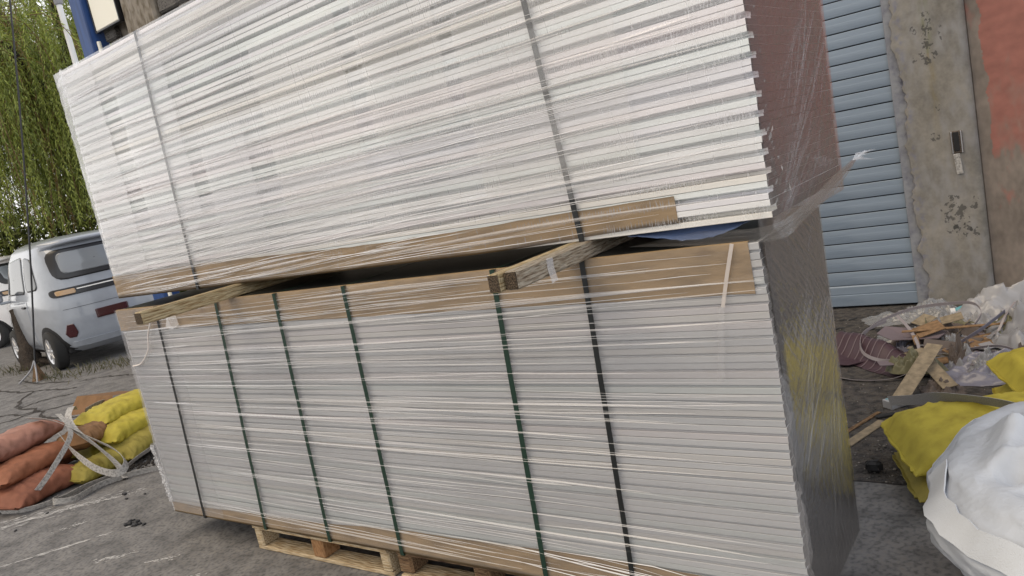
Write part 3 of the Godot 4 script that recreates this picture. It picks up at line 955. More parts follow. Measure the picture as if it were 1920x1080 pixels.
func make_car(called: String, label: String, paint: Material, at: Vector3, turn: float) -> void:
	var car := thing(called, label, "car", at, turn)
	var body := part("body", car_shell(), paint, car)
	# rear
	var rw := part("rear_window", car_patch(rect(-0.545, 1.19, 0.545, 1.60, 0.14), 0.008, true), M.black_trim, car)
	part("pane", car_patch(rect(-0.445, 1.26, 0.445, 1.55, 0.09), 0.012, true), M.glass_mid, rw)
	var sp := MB.new()
	for z in [-1, 1]:
		pass
	var rows := []
	for j in 5:
		var row := PackedVector3Array()
		for i in 13:
			var z := lerpf(-0.55, 0.55, i / 12.0)
			var d: float = [0.0, 0.09, 0.12, 0.10, 0.0][j]
			var y: float = [1.735, 1.72, 1.69, 1.66, 1.65][j]
			row.append(Vector3(car_rear(z * 0.95, minf(y, 1.67)) - d * (1.0 - pow(absf(z) / 0.58, 4)), y - 0.03 * pow(absf(z) / 0.55, 3), z))
		rows.append(row)
	sp.grid(rows, false, true)
	part("roof_spoiler", sp, paint, car)
	var bar := part("tail_light_bar", car_patch(rect(-0.63, 0.975, 0.63, 1.08, 0.05), 0.010, true), M.black_trim, car)
	part("light_strip", car_patch(rect(-0.34, 1.035, 0.34, 1.05, 0.005), 0.015, true), M.lens_white, bar)
	for s in [-1, 1]:
		part("tail_light", car_patch(rect(minf(s * 0.36, s * 0.58), 0.995, maxf(s * 0.36, s * 0.58), 1.058, 0.022), 0.016, true), M.lens_amber, bar)
		part("reflector", car_patch(round_poly([Vector2(s * 0.50, 0.42), Vector2(s * 0.57, 0.42), Vector2(s * 0.60, 0.48), Vector2(s * 0.57, 0.60), Vector2(s * 0.50, 0.60), Vector2(s * 0.47, 0.48)], 0.01), 0.012, true), M.lens_red, car)
	part("licence_plate", car_patch(rect(-0.21, 0.60, 0.21, 0.72, 0.012), 0.014, true), M.lens_red, car)
	part("rear_bumper", car_patch(rect(-0.55, 0.275, 0.55, 0.36, 0.03), 0.02, true), paint, car)
	part("hatch_line", car_patch(rect(-0.56, 0.80, 0.56, 0.804, 0.001), 0.003, true), M.black_trim, car)
	# sides
	for s in [-1, 1]:
		var dr := part("door", car_patch(round_poly([Vector2(-0.42, 0.32), Vector2(0.62, 0.32), Vector2(0.66, 0.95), Vector2(-0.42, 0.98)], 0.06), 0.006, false, s), paint, car)
		part("door_window", car_patch(round_poly([Vector2(-0.36, 1.08), Vector2(0.74, 1.08), Vector2(0.46, 1.55), Vector2(-0.36, 1.60)], 0.07), 0.008, false, s), M.glass_dark, dr)
		var hd := MB.new()
		hd.box(Vector3(-0.30, 0.90, s * 0.765), Vector3(0.15, 0.03, 0.03), 0.008)
		part("handle", hd, M.black_trim, dr)
		part("quarter_window", car_patch(round_poly([Vector2(-0.96, 1.12), Vector2(-0.47, 1.10), Vector2(-0.47, 1.59), Vector2(-0.80, 1.54)], 0.10), 0.008, false, s), M.glass_dark, car)
		for x in [-0.96, 0.98]:
			var arch := PackedVector2Array()
			for i in 17:
				var a := PI * i / 16.0
				arch.append(Vector2(x + 0.34 * cos(a), 0.25 + 0.36 * sin(a)))
			part("wheel_arch", car_patch(arch, 0.004, false, s), M.dark, car)
			add_wheel(car, x, s * 0.68)
		part("sill", car_patch(rect(-0.60, 0.215, 0.62, 0.28, 0.02), 0.012, false, s), M.black_trim, car)
		var mr := MB.new()
		mr.box(Vector3(0.60, 1.08, s * 0.90), Vector3(0.10, 0.15, 0.20), 0.035)
		mr.box(Vector3(0.58, 1.00, s * 0.79), Vector3(0.05, 0.04, 0.14), 0.012)
		part("side_mirror", mr, paint, car)
	var bp := MB.new()
	bp.box(Vector3(0, 0.235, 0), Vector3(2.5, 0.08, 1.2), 0.02)
	part("underbody", bp, M.dark, car)
	part("windscreen", windscreen(), M.glass_dark, car)

func windscreen() -> MB:
	var mb := MB.new()
	var rows := []
	for j in 6:
		var h := lerpf(1.09, 1.50, j / 5.0)
		var row := PackedVector3Array()
		for i in 13:
			var z := lerpf(-0.56, 0.56, i / 12.0)
			var a := car_at(h)
			row.append(Vector3(a[1] * pow(1.0 - pow(absf(z) / a[2], 4.5), 1.0 / 4.5) + 0.008, h, z))
		rows.append(row)
	mb.grid(rows, false, true)
	return mb

func build_cars() -> void:
	make_car("parked_car", "small pale blue-grey hatchback parked with its rear towards us", M.car, Vector3(-11.586, 0, -3.585), 2.978)
	make_car("parked_car", "white car at the photo's left edge, beyond the grey hatchback", M.car_white, Vector3(-17.8, 0, -4.1), 3.79)

func build_lamp_post() -> void:
	var lp := thing("lamp_post", "slim white lamp post rising behind the top bundle's corner", "lamp post", Vector3(-13.75, 0, -5.72))
	var mb := MB.new()
	mb.tube(PackedVector3Array([Vector3(0, 0, 0), Vector3(0, 5.85, 0)]), PackedFloat32Array([0.065, 0.05]), 14)
	part("pole", mb, M.white_paint, lp)
	mb = MB.new()
	mb.tube(PackedVector3Array([Vector3(0, 5.82, 0), Vector3(0, 5.85, 0), Vector3(0, 6.35, 0)]), PackedFloat32Array([0.03, 0.075, 0.075]), 14)
	part("lamp_head", mb, M.poly_grey, lp)
	mb = MB.new()
	mb.box(Vector3(0, 0.02, 0), Vector3(0.24, 0.04, 0.24), 0.01)
	part("base_plate", mb, M.white_paint, lp)
	mb = MB.new()
	mb.tube(PackedVector3Array([Vector3(0, 4.62, 0), Vector3(0, 4.66, 0)]), PackedFloat32Array([0.066]), 14)
	part("band", mb, M.poly_grey, lp)
	# guy wire with its anchor
	var gw := single("guy_wire", wire_shape(), M.black_trim, "thin dark guy wire running down to an anchor in front of the grey car", "wire", Vector3(-10.42, 0, -2.33))
	var an := thing("ground_anchor", "small dark pyramid anchor at the foot of the guy wire", "anchor", Vector3(-10.42, 0, -2.33))
	mb = MB.new()
	for i in 4:
		var a := TAU * i / 4 + 0.4
		var b := a + TAU / 4
		mb.out(PackedVector3Array([Vector3(0, 0.26, 0), Vector3(cos(a) * 0.09, 0, sin(a) * 0.09), Vector3(cos(b) * 0.09, 0, sin(b) * 0.09)]), Vector3(0, 0.05, 0))
	part("cone", mb, M.timber_old, an)
	for a in [0.5, 2.4, 3.6]:
		mb = MB.new()
		mb.tube(curve([Vector3(0, 0.26, 0), Vector3(cos(a) * 0.08, 0.14, sin(a) * 0.08), Vector3(cos(a) * 0.26, 0.01, sin(a) * 0.26)], 4), PackedFloat32Array([0.012]), 5)
		part("stay", mb, M.poly_grey, an)

func wire_shape() -> MB:
	var mb := MB.new()
	var top := Vector3(-10.15, 5.3, -3.32) - Vector3(-10.42, 0, -2.33)
	mb.tube(curve([Vector3(0, 0.22, 0), top * 0.3 + Vector3(0.06, 0.1, 0.0), top * 0.65 + Vector3(0.05, 0, 0), top], 6), PackedFloat32Array([0.012]), 5)
	return mb

# ---------------------------------------------------------------- bundles of panels
func panel_mesh(w: float, th: float, reb: float, dep: float, length: float, upside: bool) -> ArrayMesh:
	var b := 0.0012
	var p := PackedVector2Array([Vector2(-w, 0), Vector2(-b, 0), Vector2(0, b), Vector2(0, th - reb - b), Vector2(-b, th - reb), Vector2(-dep, th - reb), Vector2(-dep, th), Vector2(-w, th)])
	if upside:
		for i in p.size():
			p[i].y = th - p[i].y
	var s := MB.new()
	s.extrude(p, -length, 0.0, false, true)
	var c := MB.new()
	c.extrude(p, -length, 0.0, true, false)
	return c.mesh(s.mesh())

func add_panels(bundle: Node3D, pairs: int, pitch: float, w: float, reb: float, dep: float, length: float, right_at: Callable, long_at: Callable, warp: float, skins: String) -> void:
	var th := pitch * 0.5 - 0.0011
	var a := panel_mesh(w, th, reb, dep, length, false)
	var b := panel_mesh(w, th, reb, dep, length, true)
	for k in pairs * 2:
		var y := (k / 2) * pitch + (pitch * 0.5 - 0.0002 if k % 2 else 0.0)
		var o := part("panel", a if k % 2 == 0 else b, null, bundle, Vector3(right_at.call(y) + rng.randf_range(-0.0016, 0.0016), y, rng.randf_range(-warp, warp)))
		o.scale.x = long_at.call(y)
		o.set_surface_override_material(0, M[skins][[0, 0, 1, 0, 2, 3, 0, 4][rng.randi() % 8]])
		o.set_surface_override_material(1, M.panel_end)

func film_front(x0: float, x1: float, y0: float, y1: float, z: float, nx: int, ny: int, amp: float, sd: int, lean := 0.0) -> MB:
	var n1 := noise(sd, 1.0, 3)
	var rows := []
	for j in ny + 1:
		var row := PackedVector3Array()
		var y := lerpf(y0, y1, j / float(ny))
		for i in nx + 1:
			var x := lerpf(x0, x1, i / float(nx))
			var dz := n1.get_noise_2d(x * 0.9, y * 26.0 - x * 1.3) * amp + n1.get_noise_2d(x * 9.0, y * 3.0 + 50.0) * amp * 0.5
			row.append(Vector3(x + (0.012 * n1.get_noise_1d(y * 14.0) if i == 0 or i == nx else 0.0), y + lean * (x - x0) + (0.006 * n1.get_noise_1d(x * 5.0 + j) if lean != 0.0 and (j == 0 or j == ny) else 0.0), z + dz + amp))
		rows.append(row)
	var mb := MB.new()
	mb.grid(rows)
	return mb

func ridge(mb: MB, path: PackedVector3Array, nn: Vector3, width: float, high: float) -> void:
	# a sharp fold of film: two faces that meet in a crest, tapering to nothing at both ends
	for i in path.size() - 1:
		var k0 := sin(PI * i / float(path.size() - 1)) * 0.85 + 0.15
		var k1 := sin(PI * (i + 1) / float(path.size() - 1)) * 0.85 + 0.15
		var t := (path[i + 1] - path[i]).normalized()
		var s := nn.cross(t).normalized() * width * 0.5
		var a := path[i]
		var b := path[i + 1]
		mb.quad(a - s * k0, b - s * k1, b + nn * high * k1, a + nn * high * k0)
		mb.quad(a + nn * high * k0, b + nn * high * k1, b + s * k1, a + s * k0)

func front_creases(count: int, x0: float, x1: float, y0: float, y1: float, z: float, slope: Callable, wmin: float, wmax: float, lmin: float, lmax: float, bow: float) -> MB:
	var mb := MB.new()
	for k in count:
		var ln := minf(rng.randf_range(lmin, lmax), x1 - x0)
		var xa := rng.randf_range(x0 - ln * 0.15, x1 - ln * 0.85)
		var xb := minf(xa + ln, x1)
		xa = maxf(xa, x0)
		var y := rng.randf_range(y0, y1)
		var sl: float = slope.call(xa, y) + rng.randfn(0, 0.008)
		var bw := rng.randfn(0, bow) * (xb - xa)
		var path := PackedVector3Array()
		var steps := int(clampf((xb - xa) * 7, 3, 14))
		for i in steps + 1:
			var t := i / float(steps)
			path.append(Vector3(lerpf(xa, xb, t), clampf(y + sl * (xb - xa) * (t - 0.5) + bw * 4.0 * t * (1 - t) + rng.randfn(0, 0.0006), y0, y1), z))
		var w := rng.randf_range(wmin, wmax)
		ridge(mb, path, Vector3(0, 0, 1), w, w * 0.55)
	return mb

func cardboard(x0: float, x1: float, low: Callable, high: Callable, z: float, fold_up: bool, fold: float, sd: int) -> MB:
	var nz := noise(sd, 2.0, 3)
	var rows := []
	for j in 8:
		var row := PackedVector3Array()
		for i in 49:
			var t := i / 48.0
			var x := lerpf(x0, x1, t)
			var a: float = low.call(x)
			var b: float = high.call(x)
			var p: Vector3
			var wv := 0.0012 * nz.get_noise_2d(x * 3.0, j * 0.7)
			var k := j if fold_up else 7 - j
			# k: 0 free edge ... 5 corner, 6-7 the folded part
			if k <= 5:
				var y := lerpf(a, b, k / 5.0) if fold_up else lerpf(b, a, k / 5.0)
				p = Vector3(x, y, z + wv + (0.0015 if k == 0 else 0.0))
				if k == 0:
					p.y += 0.003 * nz.get_noise_1d(x * 9.0)
			else:
				p = Vector3(x, (b if fold_up else a) + (0.001 if fold_up else -0.001), z - (k - 5) * fold * 0.5)
			row.append(p)
		rows.append(row)
	var mb := MB.new()
	mb.grid(rows)
	# thickness: the same sheet 3 mm behind
	var inner := []
	for r in rows:
		var q := PackedVector3Array()
		for p in r:
			q.append(p + Vector3(0, -0.003 if fold_up else 0.003, -0.003))
		inner.append(q)
	mb.grid(inner, false, true)
	for side in [0, 48]:
		for j in 7:
			mb.out(PackedVector3Array([rows[j][side], rows[j + 1][side], inner[j + 1][side], inner[j][side]]), (rows[j][24] + inner[j][24]) * 0.5)
	return mb

func strap_loop(xt: float, xb: float, h: float, w: float, z: float, width: float, low := -0.003) -> MB:
	var mb := MB.new()
	var pts := PackedVector3Array()
	for i in 13:
		pts.append(Vector3(lerpf(xb, xt, i / 12.0), lerpf(low, h + 0.003, i / 12.0), z + 0.0006 * sin(i * 1.7)))
	mb.ribbon(pts, [Vector3.RIGHT], width, 0.001)
	mb.ribbon(PackedVector3Array([Vector3(xt, h + 0.003, z), Vector3(xt, h + 0.003, -w - 0.004)]), [Vector3.RIGHT], width, 0.001)
	mb.ribbon(PackedVector3Array([Vector3(xt, h + 0.003, -w - 0.004), Vector3(xb, low, -w - 0.004)]), [Vector3.RIGHT], width, 0.001)
	mb.ribbon(PackedVector3Array([Vector3(xb, low, -w - 0.004), Vector3(xb, low, z)]), [Vector3.RIGHT], width, 0.001)
	return mb

func film_end(x: float, w: float, y0: float, y1: float, amp: float, sd: int, slant: float, tilt := 0.0, lay := []) -> MB:
	# lay: [height, direction of the wrinkles] from the bottom up; without it the film is smooth
	var nz := noise(sd, 1.0, 3)
	var rows := []
	var nj := 140 if lay.is_empty() else 300
	var ni := 40 if lay.is_empty() else 120
	for j in nj + 1:
		var row := PackedVector3Array()
		var y := lerpf(y0, y1, j / float(nj))
		for i in ni + 1:
			var z := lerpf(0.004, -w - 0.006, i / float(ni))
			var edge := minf(1.0, minf(i, ni - i) * 40.0 / ni / 3.0)
			var u := z * 10.0 + y * slant * 10.0
			var dx := amp * (nz.get_noise_2d(u * 2.6, y * 6.0) + 0.6 * nz.get_noise_2d(z * 5.0 + 20.0, y * 30.0 + z * 12.0))
			for q in lay:
				# wrinkles drawn out along one direction, fading into the next patch
				var near := exp(-pow((y - q[0] + 0.25 * (z + w * 0.5) * q[3]) / q[2], 2))
				if near > 0.02:
					var al := -z * cos(q[1]) + y * sin(q[1])
					var ac := z * sin(q[1]) + y * cos(q[1])
					dx += near * 0.0026 * nz.get_noise_2d(ac * 75.0, al * 5.0 + q[0] * 40.0)
			row.append(Vector3(x + tilt * (y - y0) + (dx + amp) * edge - 0.004 * (1 - edge), y, z))
		rows.append(row)
	var mb := MB.new()
	mb.grid(rows)
	return mb

func end_creases(count: int, x: float, tilt: float, w: float, focus: Array, sd: int) -> MB:
	rng.seed = sd
	var mb := MB.new()
	for k in count:
		var f: Array = focus[k % focus.size()]      # [y, z, angle, spread angle, reach, scatter]
		var a: float = f[2] + rng.randf_range(-1, 1) * f[3]
		var y: float = f[0] + rng.randfn(0, f[5])
		var z: float = f[1] + rng.randfn(0, f[5] * 0.6)
		var ln: float = f[4] * rng.randf_range(0.3, 1.0)
		var path := PackedVector3Array()
		for i in 7:
			var t := i / 6.0
			var zz := z - cos(a) * ln * t
			var yy := y + sin(a) * ln * t + 0.02 * ln * sin(t * PI)
			if zz > -0.03 or zz < -w:
				break
			path.append(Vector3(x + tilt * yy, yy, zz))
		if path.size() > 2:
			ridge(mb, path, Vector3(1, 0, 0), rng.randf_range(0.001, 0.0022), 0.001)
	return mb

func edge_wrap(x: Callable, y0: float, y1: float, r: float, sd: int) -> MB:
	# crumpled film rolled round the bundle's far vertical edge
	var nz := noise(sd, 1.0, 4)
	var rows := []
	for j in 121:
		var y := lerpf(y0, y1, j / 120.0)
		var row := PackedVector3Array()
		for i in 17:
			var a := lerpf(-0.35, PI * 0.75, i / 16.0)
			var rr := r * (1.0 + 0.55 * nz.get_noise_2d(i * 0.25, y * 24.0) + 0.3 * nz.get_noise_2d(i * 1.1 + 9.0, y * 70.0))
			row.append(Vector3(x.call(y) - sin(a) * rr + 0.012 + cos(a) * 0.01, y, cos(a) * rr * 0.55 - 0.004 - maxf(0.0, a - 1.6) * 0.08))
		row.reverse()
		rows.append(row)
	var mb := MB.new()
	mb.grid(rows)
	return mb

func build_lower_bundle() -> void:
	rng.seed = 301
	var h := 1.056
	var w := 0.53
	var b := thing("panel_bundle", "lower film-wrapped bundle of white panels with green straps on wooden pallets", "panel bundle", Vector3(0, 0.1313, 0), 0.0, "film-wrapped bundles of white panels")
	add_panels(b, 24, 0.044, w, 0.0034, 0.008, 3.165, func(y): return lerpf(-0.013, 0.004, y / h) + (-0.003 if y > 0.93 else 0.0), func(y): return 1.0 + lerpf(0.001, -0.002, y / h), 0.0016, "panel_shaded")
	part("cardboard_sheet", cardboard(-3.172, -0.026, func(x): return lerpf(0.93, 0.957, -x / 3.17), func(x): return h + 0.003, 0.0042, true, 0.012, 311), M.cardboard, b)
	part("cardboard_sheet", cardboard(-3.165, -0.02, func(_x): return -0.001, func(x): return 0.05 + 0.058 * smoothstep(-2.9, -0.8, x) + 0.004 * sin(x * 7.0), 0.0042, false, 0.26, 312), M.cardboard, b)
	var ts := MB.new()
	ts.box(Vector3(-1.585, h + 0.0016, -w * 0.5 - 0.006), Vector3(3.15, 0.002, w - 0.016), 0.0005)
	part("top_shade_sheet", ts, M.strap_black, b)  # black sheet added to give the gap between the bundles its deep shade
	for s in [[-2.796, -2.886], [-0.500, -0.540]]:
		part("strap", strap_loop(s[0], s[1], h, w, 0.0127, 0.017), M.strap_black, b)
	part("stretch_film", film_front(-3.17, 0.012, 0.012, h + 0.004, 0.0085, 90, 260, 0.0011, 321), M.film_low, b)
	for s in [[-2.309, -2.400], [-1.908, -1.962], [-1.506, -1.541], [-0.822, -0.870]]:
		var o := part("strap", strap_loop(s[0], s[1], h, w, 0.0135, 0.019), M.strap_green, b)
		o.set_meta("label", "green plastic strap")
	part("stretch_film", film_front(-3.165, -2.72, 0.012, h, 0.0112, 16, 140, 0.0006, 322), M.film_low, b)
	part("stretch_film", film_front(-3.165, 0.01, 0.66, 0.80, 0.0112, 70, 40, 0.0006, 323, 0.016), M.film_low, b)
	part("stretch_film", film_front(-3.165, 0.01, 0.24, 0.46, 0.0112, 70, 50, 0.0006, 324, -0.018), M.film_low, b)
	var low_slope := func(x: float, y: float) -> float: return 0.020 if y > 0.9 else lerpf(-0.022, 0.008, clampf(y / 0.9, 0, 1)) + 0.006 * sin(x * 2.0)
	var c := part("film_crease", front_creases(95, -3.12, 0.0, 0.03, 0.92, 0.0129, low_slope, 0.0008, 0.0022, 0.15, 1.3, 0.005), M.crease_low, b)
	c.set_meta("kind", "stuff")
	c = part("film_crease", front_creases(90, -3.15, 0.0, 0.02, 1.04, 0.0129, low_slope, 0.003, 0.010, 0.2, 1.8, 0.005), M.crease_soft, b)
	c.set_meta("kind", "stuff")
	c = part("film_crease", front_creases(58, -3.12, -0.12, 0.935, 1.05, 0.0129, low_slope, 0.0008, 0.0022, 0.2, 0.9, 0.008), M.crease_low, b)
	c.set_meta("kind", "stuff")
	c = part("film_crease", front_creases(12, -1.0, -0.1, 0.02, 0.12, 0.0129, func(_x, _y): return -0.085, 0.0015, 0.004, 0.35, 0.9, 0.02), M.crease_low, b)
	c.set_meta("kind", "stuff")
	# crumpled film at the far edge and its torn foot
	part("film_edge", edge_wrap(func(y): return lerpf(-3.178, -3.166, y / h), 0.0, h, 0.013, 331), M.crease_soft, b)
	part("film_tear", edge_wrap(func(y): return lerpf(-3.165, -3.195, y / 0.3), 0.06, 0.36, 0.036, 332), M.crease_soft, b)
	# the wrapped end
	var es := MB.new()
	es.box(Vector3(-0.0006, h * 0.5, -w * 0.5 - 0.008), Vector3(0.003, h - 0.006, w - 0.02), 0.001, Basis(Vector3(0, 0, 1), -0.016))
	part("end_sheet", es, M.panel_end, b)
	part("end_film", film_end(-0.006, w, 0.0, h + 0.09, 0.0013, 341, 0.8, 0.016), M.film_end, b)
	part("end_film", film_end(-0.002, w, 0.0, h + 0.09, 0.0012, 342, -0.6, 0.016, [[1.02, -0.62, 0.16, 1.0], [0.80, -0.75, 0.16, -1.0], [0.58, 0.72, 0.14, 1.0], [0.40, 0.8, 0.10, 0.0], [0.22, -1.3, 0.2, 0.0]]), M.film_end_mid, b)
	part("film_crease", end_creases(90, 0.003, 0.016, w, [[1.05, -0.02, -0.6, 0.5, 0.6, 0.05], [0.95, -0.1, -0.7, 0.25, 0.4, 0.12], [0.62, -0.12, 0.65, 0.3, 0.3, 0.10], [0.45, -0.12, 0.75, 0.2, 0.26, 0.07], [0.52, -0.45, -1.75, 0.25, 0.45, 0.08], [0.45, -0.35, -1.6, 0.2, 0.4, 0.08], [1.1, -0.03, 0.12, 0.2, 0.5, 0.03]], 351), M.crease_end, b).set_meta("kind", "stuff")
	rng.seed = 302
	# strip of clear tape over the corner of the top cardboard
	var mb := MB.new()
	mb.ribbon(PackedVector3Array([Vector3(-0.062, h + 0.004, 0.0135), Vector3(-0.088, 0.98, 0.0140), Vector3(-0.112, 0.90, 0.0138)]), [Vector3.RIGHT], 0.010, 0.0006)
	part("tape", mb, M.tape, b)
	mb = MB.new()
	mb.ribbon(PackedVector3Array([Vector3(-0.116, 0.90, 0.0132), Vector3(-0.135, 0.78, 0.0134), Vector3(-0.15, 0.70, 0.0132)]), [Vector3.RIGHT], 0.017, 0.0006)
	part("tape", mb, M.film, b)

func build_upper_bundle() -> void:
	rng.seed = 401
	var h := 1.094
	var w := 0.66
	var b := thing("panel_bundle", "upper film-wrapped bundle of white panels resting on two timber spacers", "panel bundle", Vector3(0, 1.2396, -0.0147), -0.0151, "film-wrapped bundles of white panels")
	add_panels(b, 24, 0.0456, w, 0.0070, 0.040, 3.28, func(y): return lerpf(0.037, 0.06, y / h), func(y): return lerpf(1.0, 0.985, y / h), 0.0020, "panel")
	part("cardboard_sheet", cardboard(-3.235, -0.205, func(x): return -0.001 + 0.018 * smoothstep(-0.9, -0.2, x), func(x): return lerpf(0.084, 0.110, -x / 3.2) - 0.018 * exp(-pow((x + 1.3) / 0.7, 2)), 0.0042, false, 0.26, 411), M.cardboard, b)
	for s in [[-2.44, -2.50], [-0.560, -0.500]]:
		part("strap", strap_loop(s[0], s[1], h, w, 0.0120, 0.018), M.strap_black, b)
	part("stretch_film", film_front(-3.22, 0.045, 0.006, h + 0.004, 0.0085, 90, 300, 0.0013, 421), M.film, b)
	part("stretch_film", film_front(-3.21, 0.03, 0.085, 0.37, 0.0122, 70, 60, 0.0009, 422, 0.014), M.film_band, b)
	part("stretch_film", film_front(-3.21, -2.86, 0.118, h, 0.0122, 16, 160, 0.0009, 423), M.film_thick, b)
	part("stretch_film", film_front(-3.21, 0.03, 0.50, 0.66, 0.0122, 70, 40, 0.0009, 424, -0.022), M.film, b)
	part("stretch_film", film_front(-3.19, 0.045, 0.93, h + 0.002, 0.0122, 70, 40, 0.0009, 425), M.film_band, b)
	for q in [[-2.72, -2.30, 0.30, 0.98], [-1.75, -1.28, 0.22, 0.86], [-1.20, -0.86, 0.40, 1.0], [-0.80, -0.28, 0.16, 0.70], [-2.2, -1.9, 0.12, 0.6]]:  # patches added for cloudy reflections, some with a painted warm tint
		part("stretch_film", film_front(q[0], q[1], q[2], q[3], 0.0140, 24, 90, 0.0004, 426 + int(q[1] * 10), 0.03), M.film_warm_reflection if q[1] > -1.9 else M.film_band, b)
	var up_slope := func(x: float, y: float) -> float: return 0.016 + 0.09 * clampf(0.40 - y, 0, 1) + 0.014 * sin(x * 1.7 + y * 3.0)
	var c := part("film_crease", front_creases(105, -3.2, -0.05, 0.10, 0.42, 0.0152, up_slope, 0.0008, 0.0026, 0.2, 1.5, 0.008), M.crease, b)
	c.set_meta("kind", "stuff")
	c = part("film_crease", front_creases(75, -3.2, 0.03, 0.35, 1.09, 0.0152, up_slope, 0.0008, 0.0022, 0.15, 1.2, 0.006), M.crease, b)
	c.set_meta("kind", "stuff")
	c = part("film_crease", front_creases(70, -3.2, 0.03, 0.02, 1.09, 0.0152, up_slope, 0.004, 0.014, 0.2, 1.6, 0.008), M.crease_soft, b)
	c.set_meta("kind", "stuff")
	c = part("film_crease", front_creases(40, -3.15, -0.25, 0.015, 0.09, 0.0152, func(_x, _y): return 0.03, 0.0009, 0.0026, 0.3, 1.1, 0.012), M.crease, b)
	c.set_meta("kind", "stuff")
	# film stretched upright over the grooves: short crosswise folds in clusters
	var mb := MB.new()
	var cl := noise(431, 1.0, 3)
	for k in 24:
		var y := k * 0.0456 + 0.0228
		var x := -3.0
		while x < 0.03:
			var dense := cl.get_noise_2d(x * 1.6, y * 9.0)
			x += rng.randf_range(0.004, 0.012) if dense > 0.12 else rng.randf_range(0.02, 0.09)
			var hh := rng.randf_range(0.006, 0.015)
			var yy := y + rng.randfn(0, 0.003)
			var tx := rng.randfn(0, 0.0012)
			ridge(mb, PackedVector3Array([Vector3(x - tx, yy - hh, 0.0066), Vector3(x, yy, 0.0060), Vector3(x + tx, yy + hh, 0.0066)]), Vector3(0, 0, 1), rng.randf_range(0.0016, 0.0042), 0.0001)
	c = part("film_crease", mb, M.crease_soft, b)
	c.set_meta("kind", "stuff")
	# bands of film laid upright: faint verticals over the face
	mb = MB.new()
	for k in 26:
		var x := -2.95 + k * 0.115 + rng.randfn(0, 0.03)
		var p := PackedVector3Array()
		var ya := rng.randf_range(0.1, 0.7)
		var yb := minf(1.08, ya + rng.randf_range(0.15, 0.5))
		for i in 9:
			p.append(Vector3(x + 0.006 * i + rng.randfn(0, 0.002), lerpf(yb, ya, i / 8.0), 0.0068))
		ridge(mb, p, Vector3(0, 0, 1), rng.randf_range(0.0015, 0.003), 0.0001)
	c = part("film_crease", mb, M.crease_soft, b)
	c.set_meta("kind", "stuff")
	part("film_edge", edge_wrap(func(y): return lerpf(-3.243, -3.172, y / h), 0.0, h, 0.009, 432), M.crease_soft, b)
	part("film_edge", edge_wrap(func(y): return lerpf(-3.190, -3.160, (y - 0.96) / 0.15), 0.985, h + 0.012, 0.024, 433), M.crease_soft, b)
	# turned-over film along the top edge
	var rows := []
	var nz := noise(434, 1.0, 4)
	for j in 7:
		var row := PackedVector3Array()
		for i in 121:
			var x := lerpf(-3.2, 0.06, i / 120.0)
			var a := j / 6.0
			row.append(Vector3(x, h + 0.006 - 0.07 * (1 - a) * (1 - a) + 0.002 * nz.get_noise_2d(x * 20, a * 3), 0.016 - 0.1 * a * a + 0.003 * nz.get_noise_2d(x * 6, a * 4 + 9)))
		rows.append(row)
	mb = MB.new()
	mb.grid(rows)
	part("top_film", mb, M.crease_soft, b)
	# small tears in the film that show the dark grooves
	part("end_film", film_end(0.0415, w, -0.03, h, 0.0013, 441, 0.9, 0.021), M.film_end, b)
	part("end_film", film_end(0.0455, w, -0.03, h, 0.0012, 442, -0.5, 0.021, [[0.05, 0.55, 0.14, 0.0], [0.26, 0.78, 0.16, 1.0], [0.5, 0.7, 0.12, -1.0], [0.75, 0.08, 0.16, 0.0], [1.0, -0.1, 0.16, 0.0]]), M.film_end_mid, b)
	part("film_crease", end_creases(70, 0.051, 0.021, w, [[0.02, -0.05, 0.75, 0.25, 0.6, 0.08], [0.12, -0.2, 0.8, 0.2, 0.4, 0.10], [0.3, -0.35, 0.85, 0.2, 0.35, 0.12], [0.55, -0.05, 0.1, 0.12, 0.6, 0.2], [0.75, -0.1, -0.1, 0.2, 0.5, 0.15], [0.0, -0.05, 0.35, 0.15, 0.5, 0.02]], 451), M.crease_end, b).set_meta("kind", "stuff")
	rng.seed = 402
	# film gathered into a rope between the two bundles, at the end
	mb = MB.new()
	for k in 16:
		var f := k / 15.0
		var p := curve([Vector3(-0.16 - 0.2 * f, -0.012 - 0.02 * f, 0.0), Vector3(0.02, -0.02 - 0.035 * f, 0.004), Vector3(0.072, 0.0 - 0.03 * f, -0.12), Vector3(0.085, 0.035 - 0.02 * f + rng.randfn(0, 0.006), -0.42), Vector3(0.08, 0.06 - 0.012 * f, -w - 0.03)], 6)
		ridge(mb, p, Vector3(0.6, 0.3, 0.7).normalized(), rng.randf_range(0.004, 0.010), 0.004)
	part("film_rope", mb, M.crease_end, b)
	# a tuft of it sticks out at the back corner
	mb = MB.new()
	for k in 9:
		var q := Vector3(0.085, 0.055, -w + 0.03)
		ridge(mb, PackedVector3Array([q, q + Vector3(rng.randf_range(0.0, 0.03), rng.randf_range(-0.015, 0.02), -0.04), q + Vector3(rng.randf_range(0.0, 0.06), rng.randf_range(-0.02, 0.03), -rng.randf_range(0.03, 0.06))]), Vector3(0.5, 0.4, 0.7).normalized(), 0.008, 0.003)
	part("film_tuft", mb, M.crease_soft, b)
	# blue sheet that peeps out under the panels
	mb = MB.new()
	rows = []
	for j in 6:
		var row := PackedVector3Array()
		for i in 25:
			var x := lerpf(-0.36, -0.02, i / 24.0)
			var hang := 0.030 * sin(PI * pow(i / 24.0, 1.3)) + 0.004 * nz.get_noise_1d(x * 60.0)
			row.append(Vector3(x, -0.002 - hang * (1.0 - j / 5.0), 0.002 - 0.05 * (j / 5.0) + 0.003 * nz.get_noise_2d(x * 30.0, j)))
		rows.append(row)
	mb.grid(rows)
	part("blue_sheet", mb, M.tarp, b)

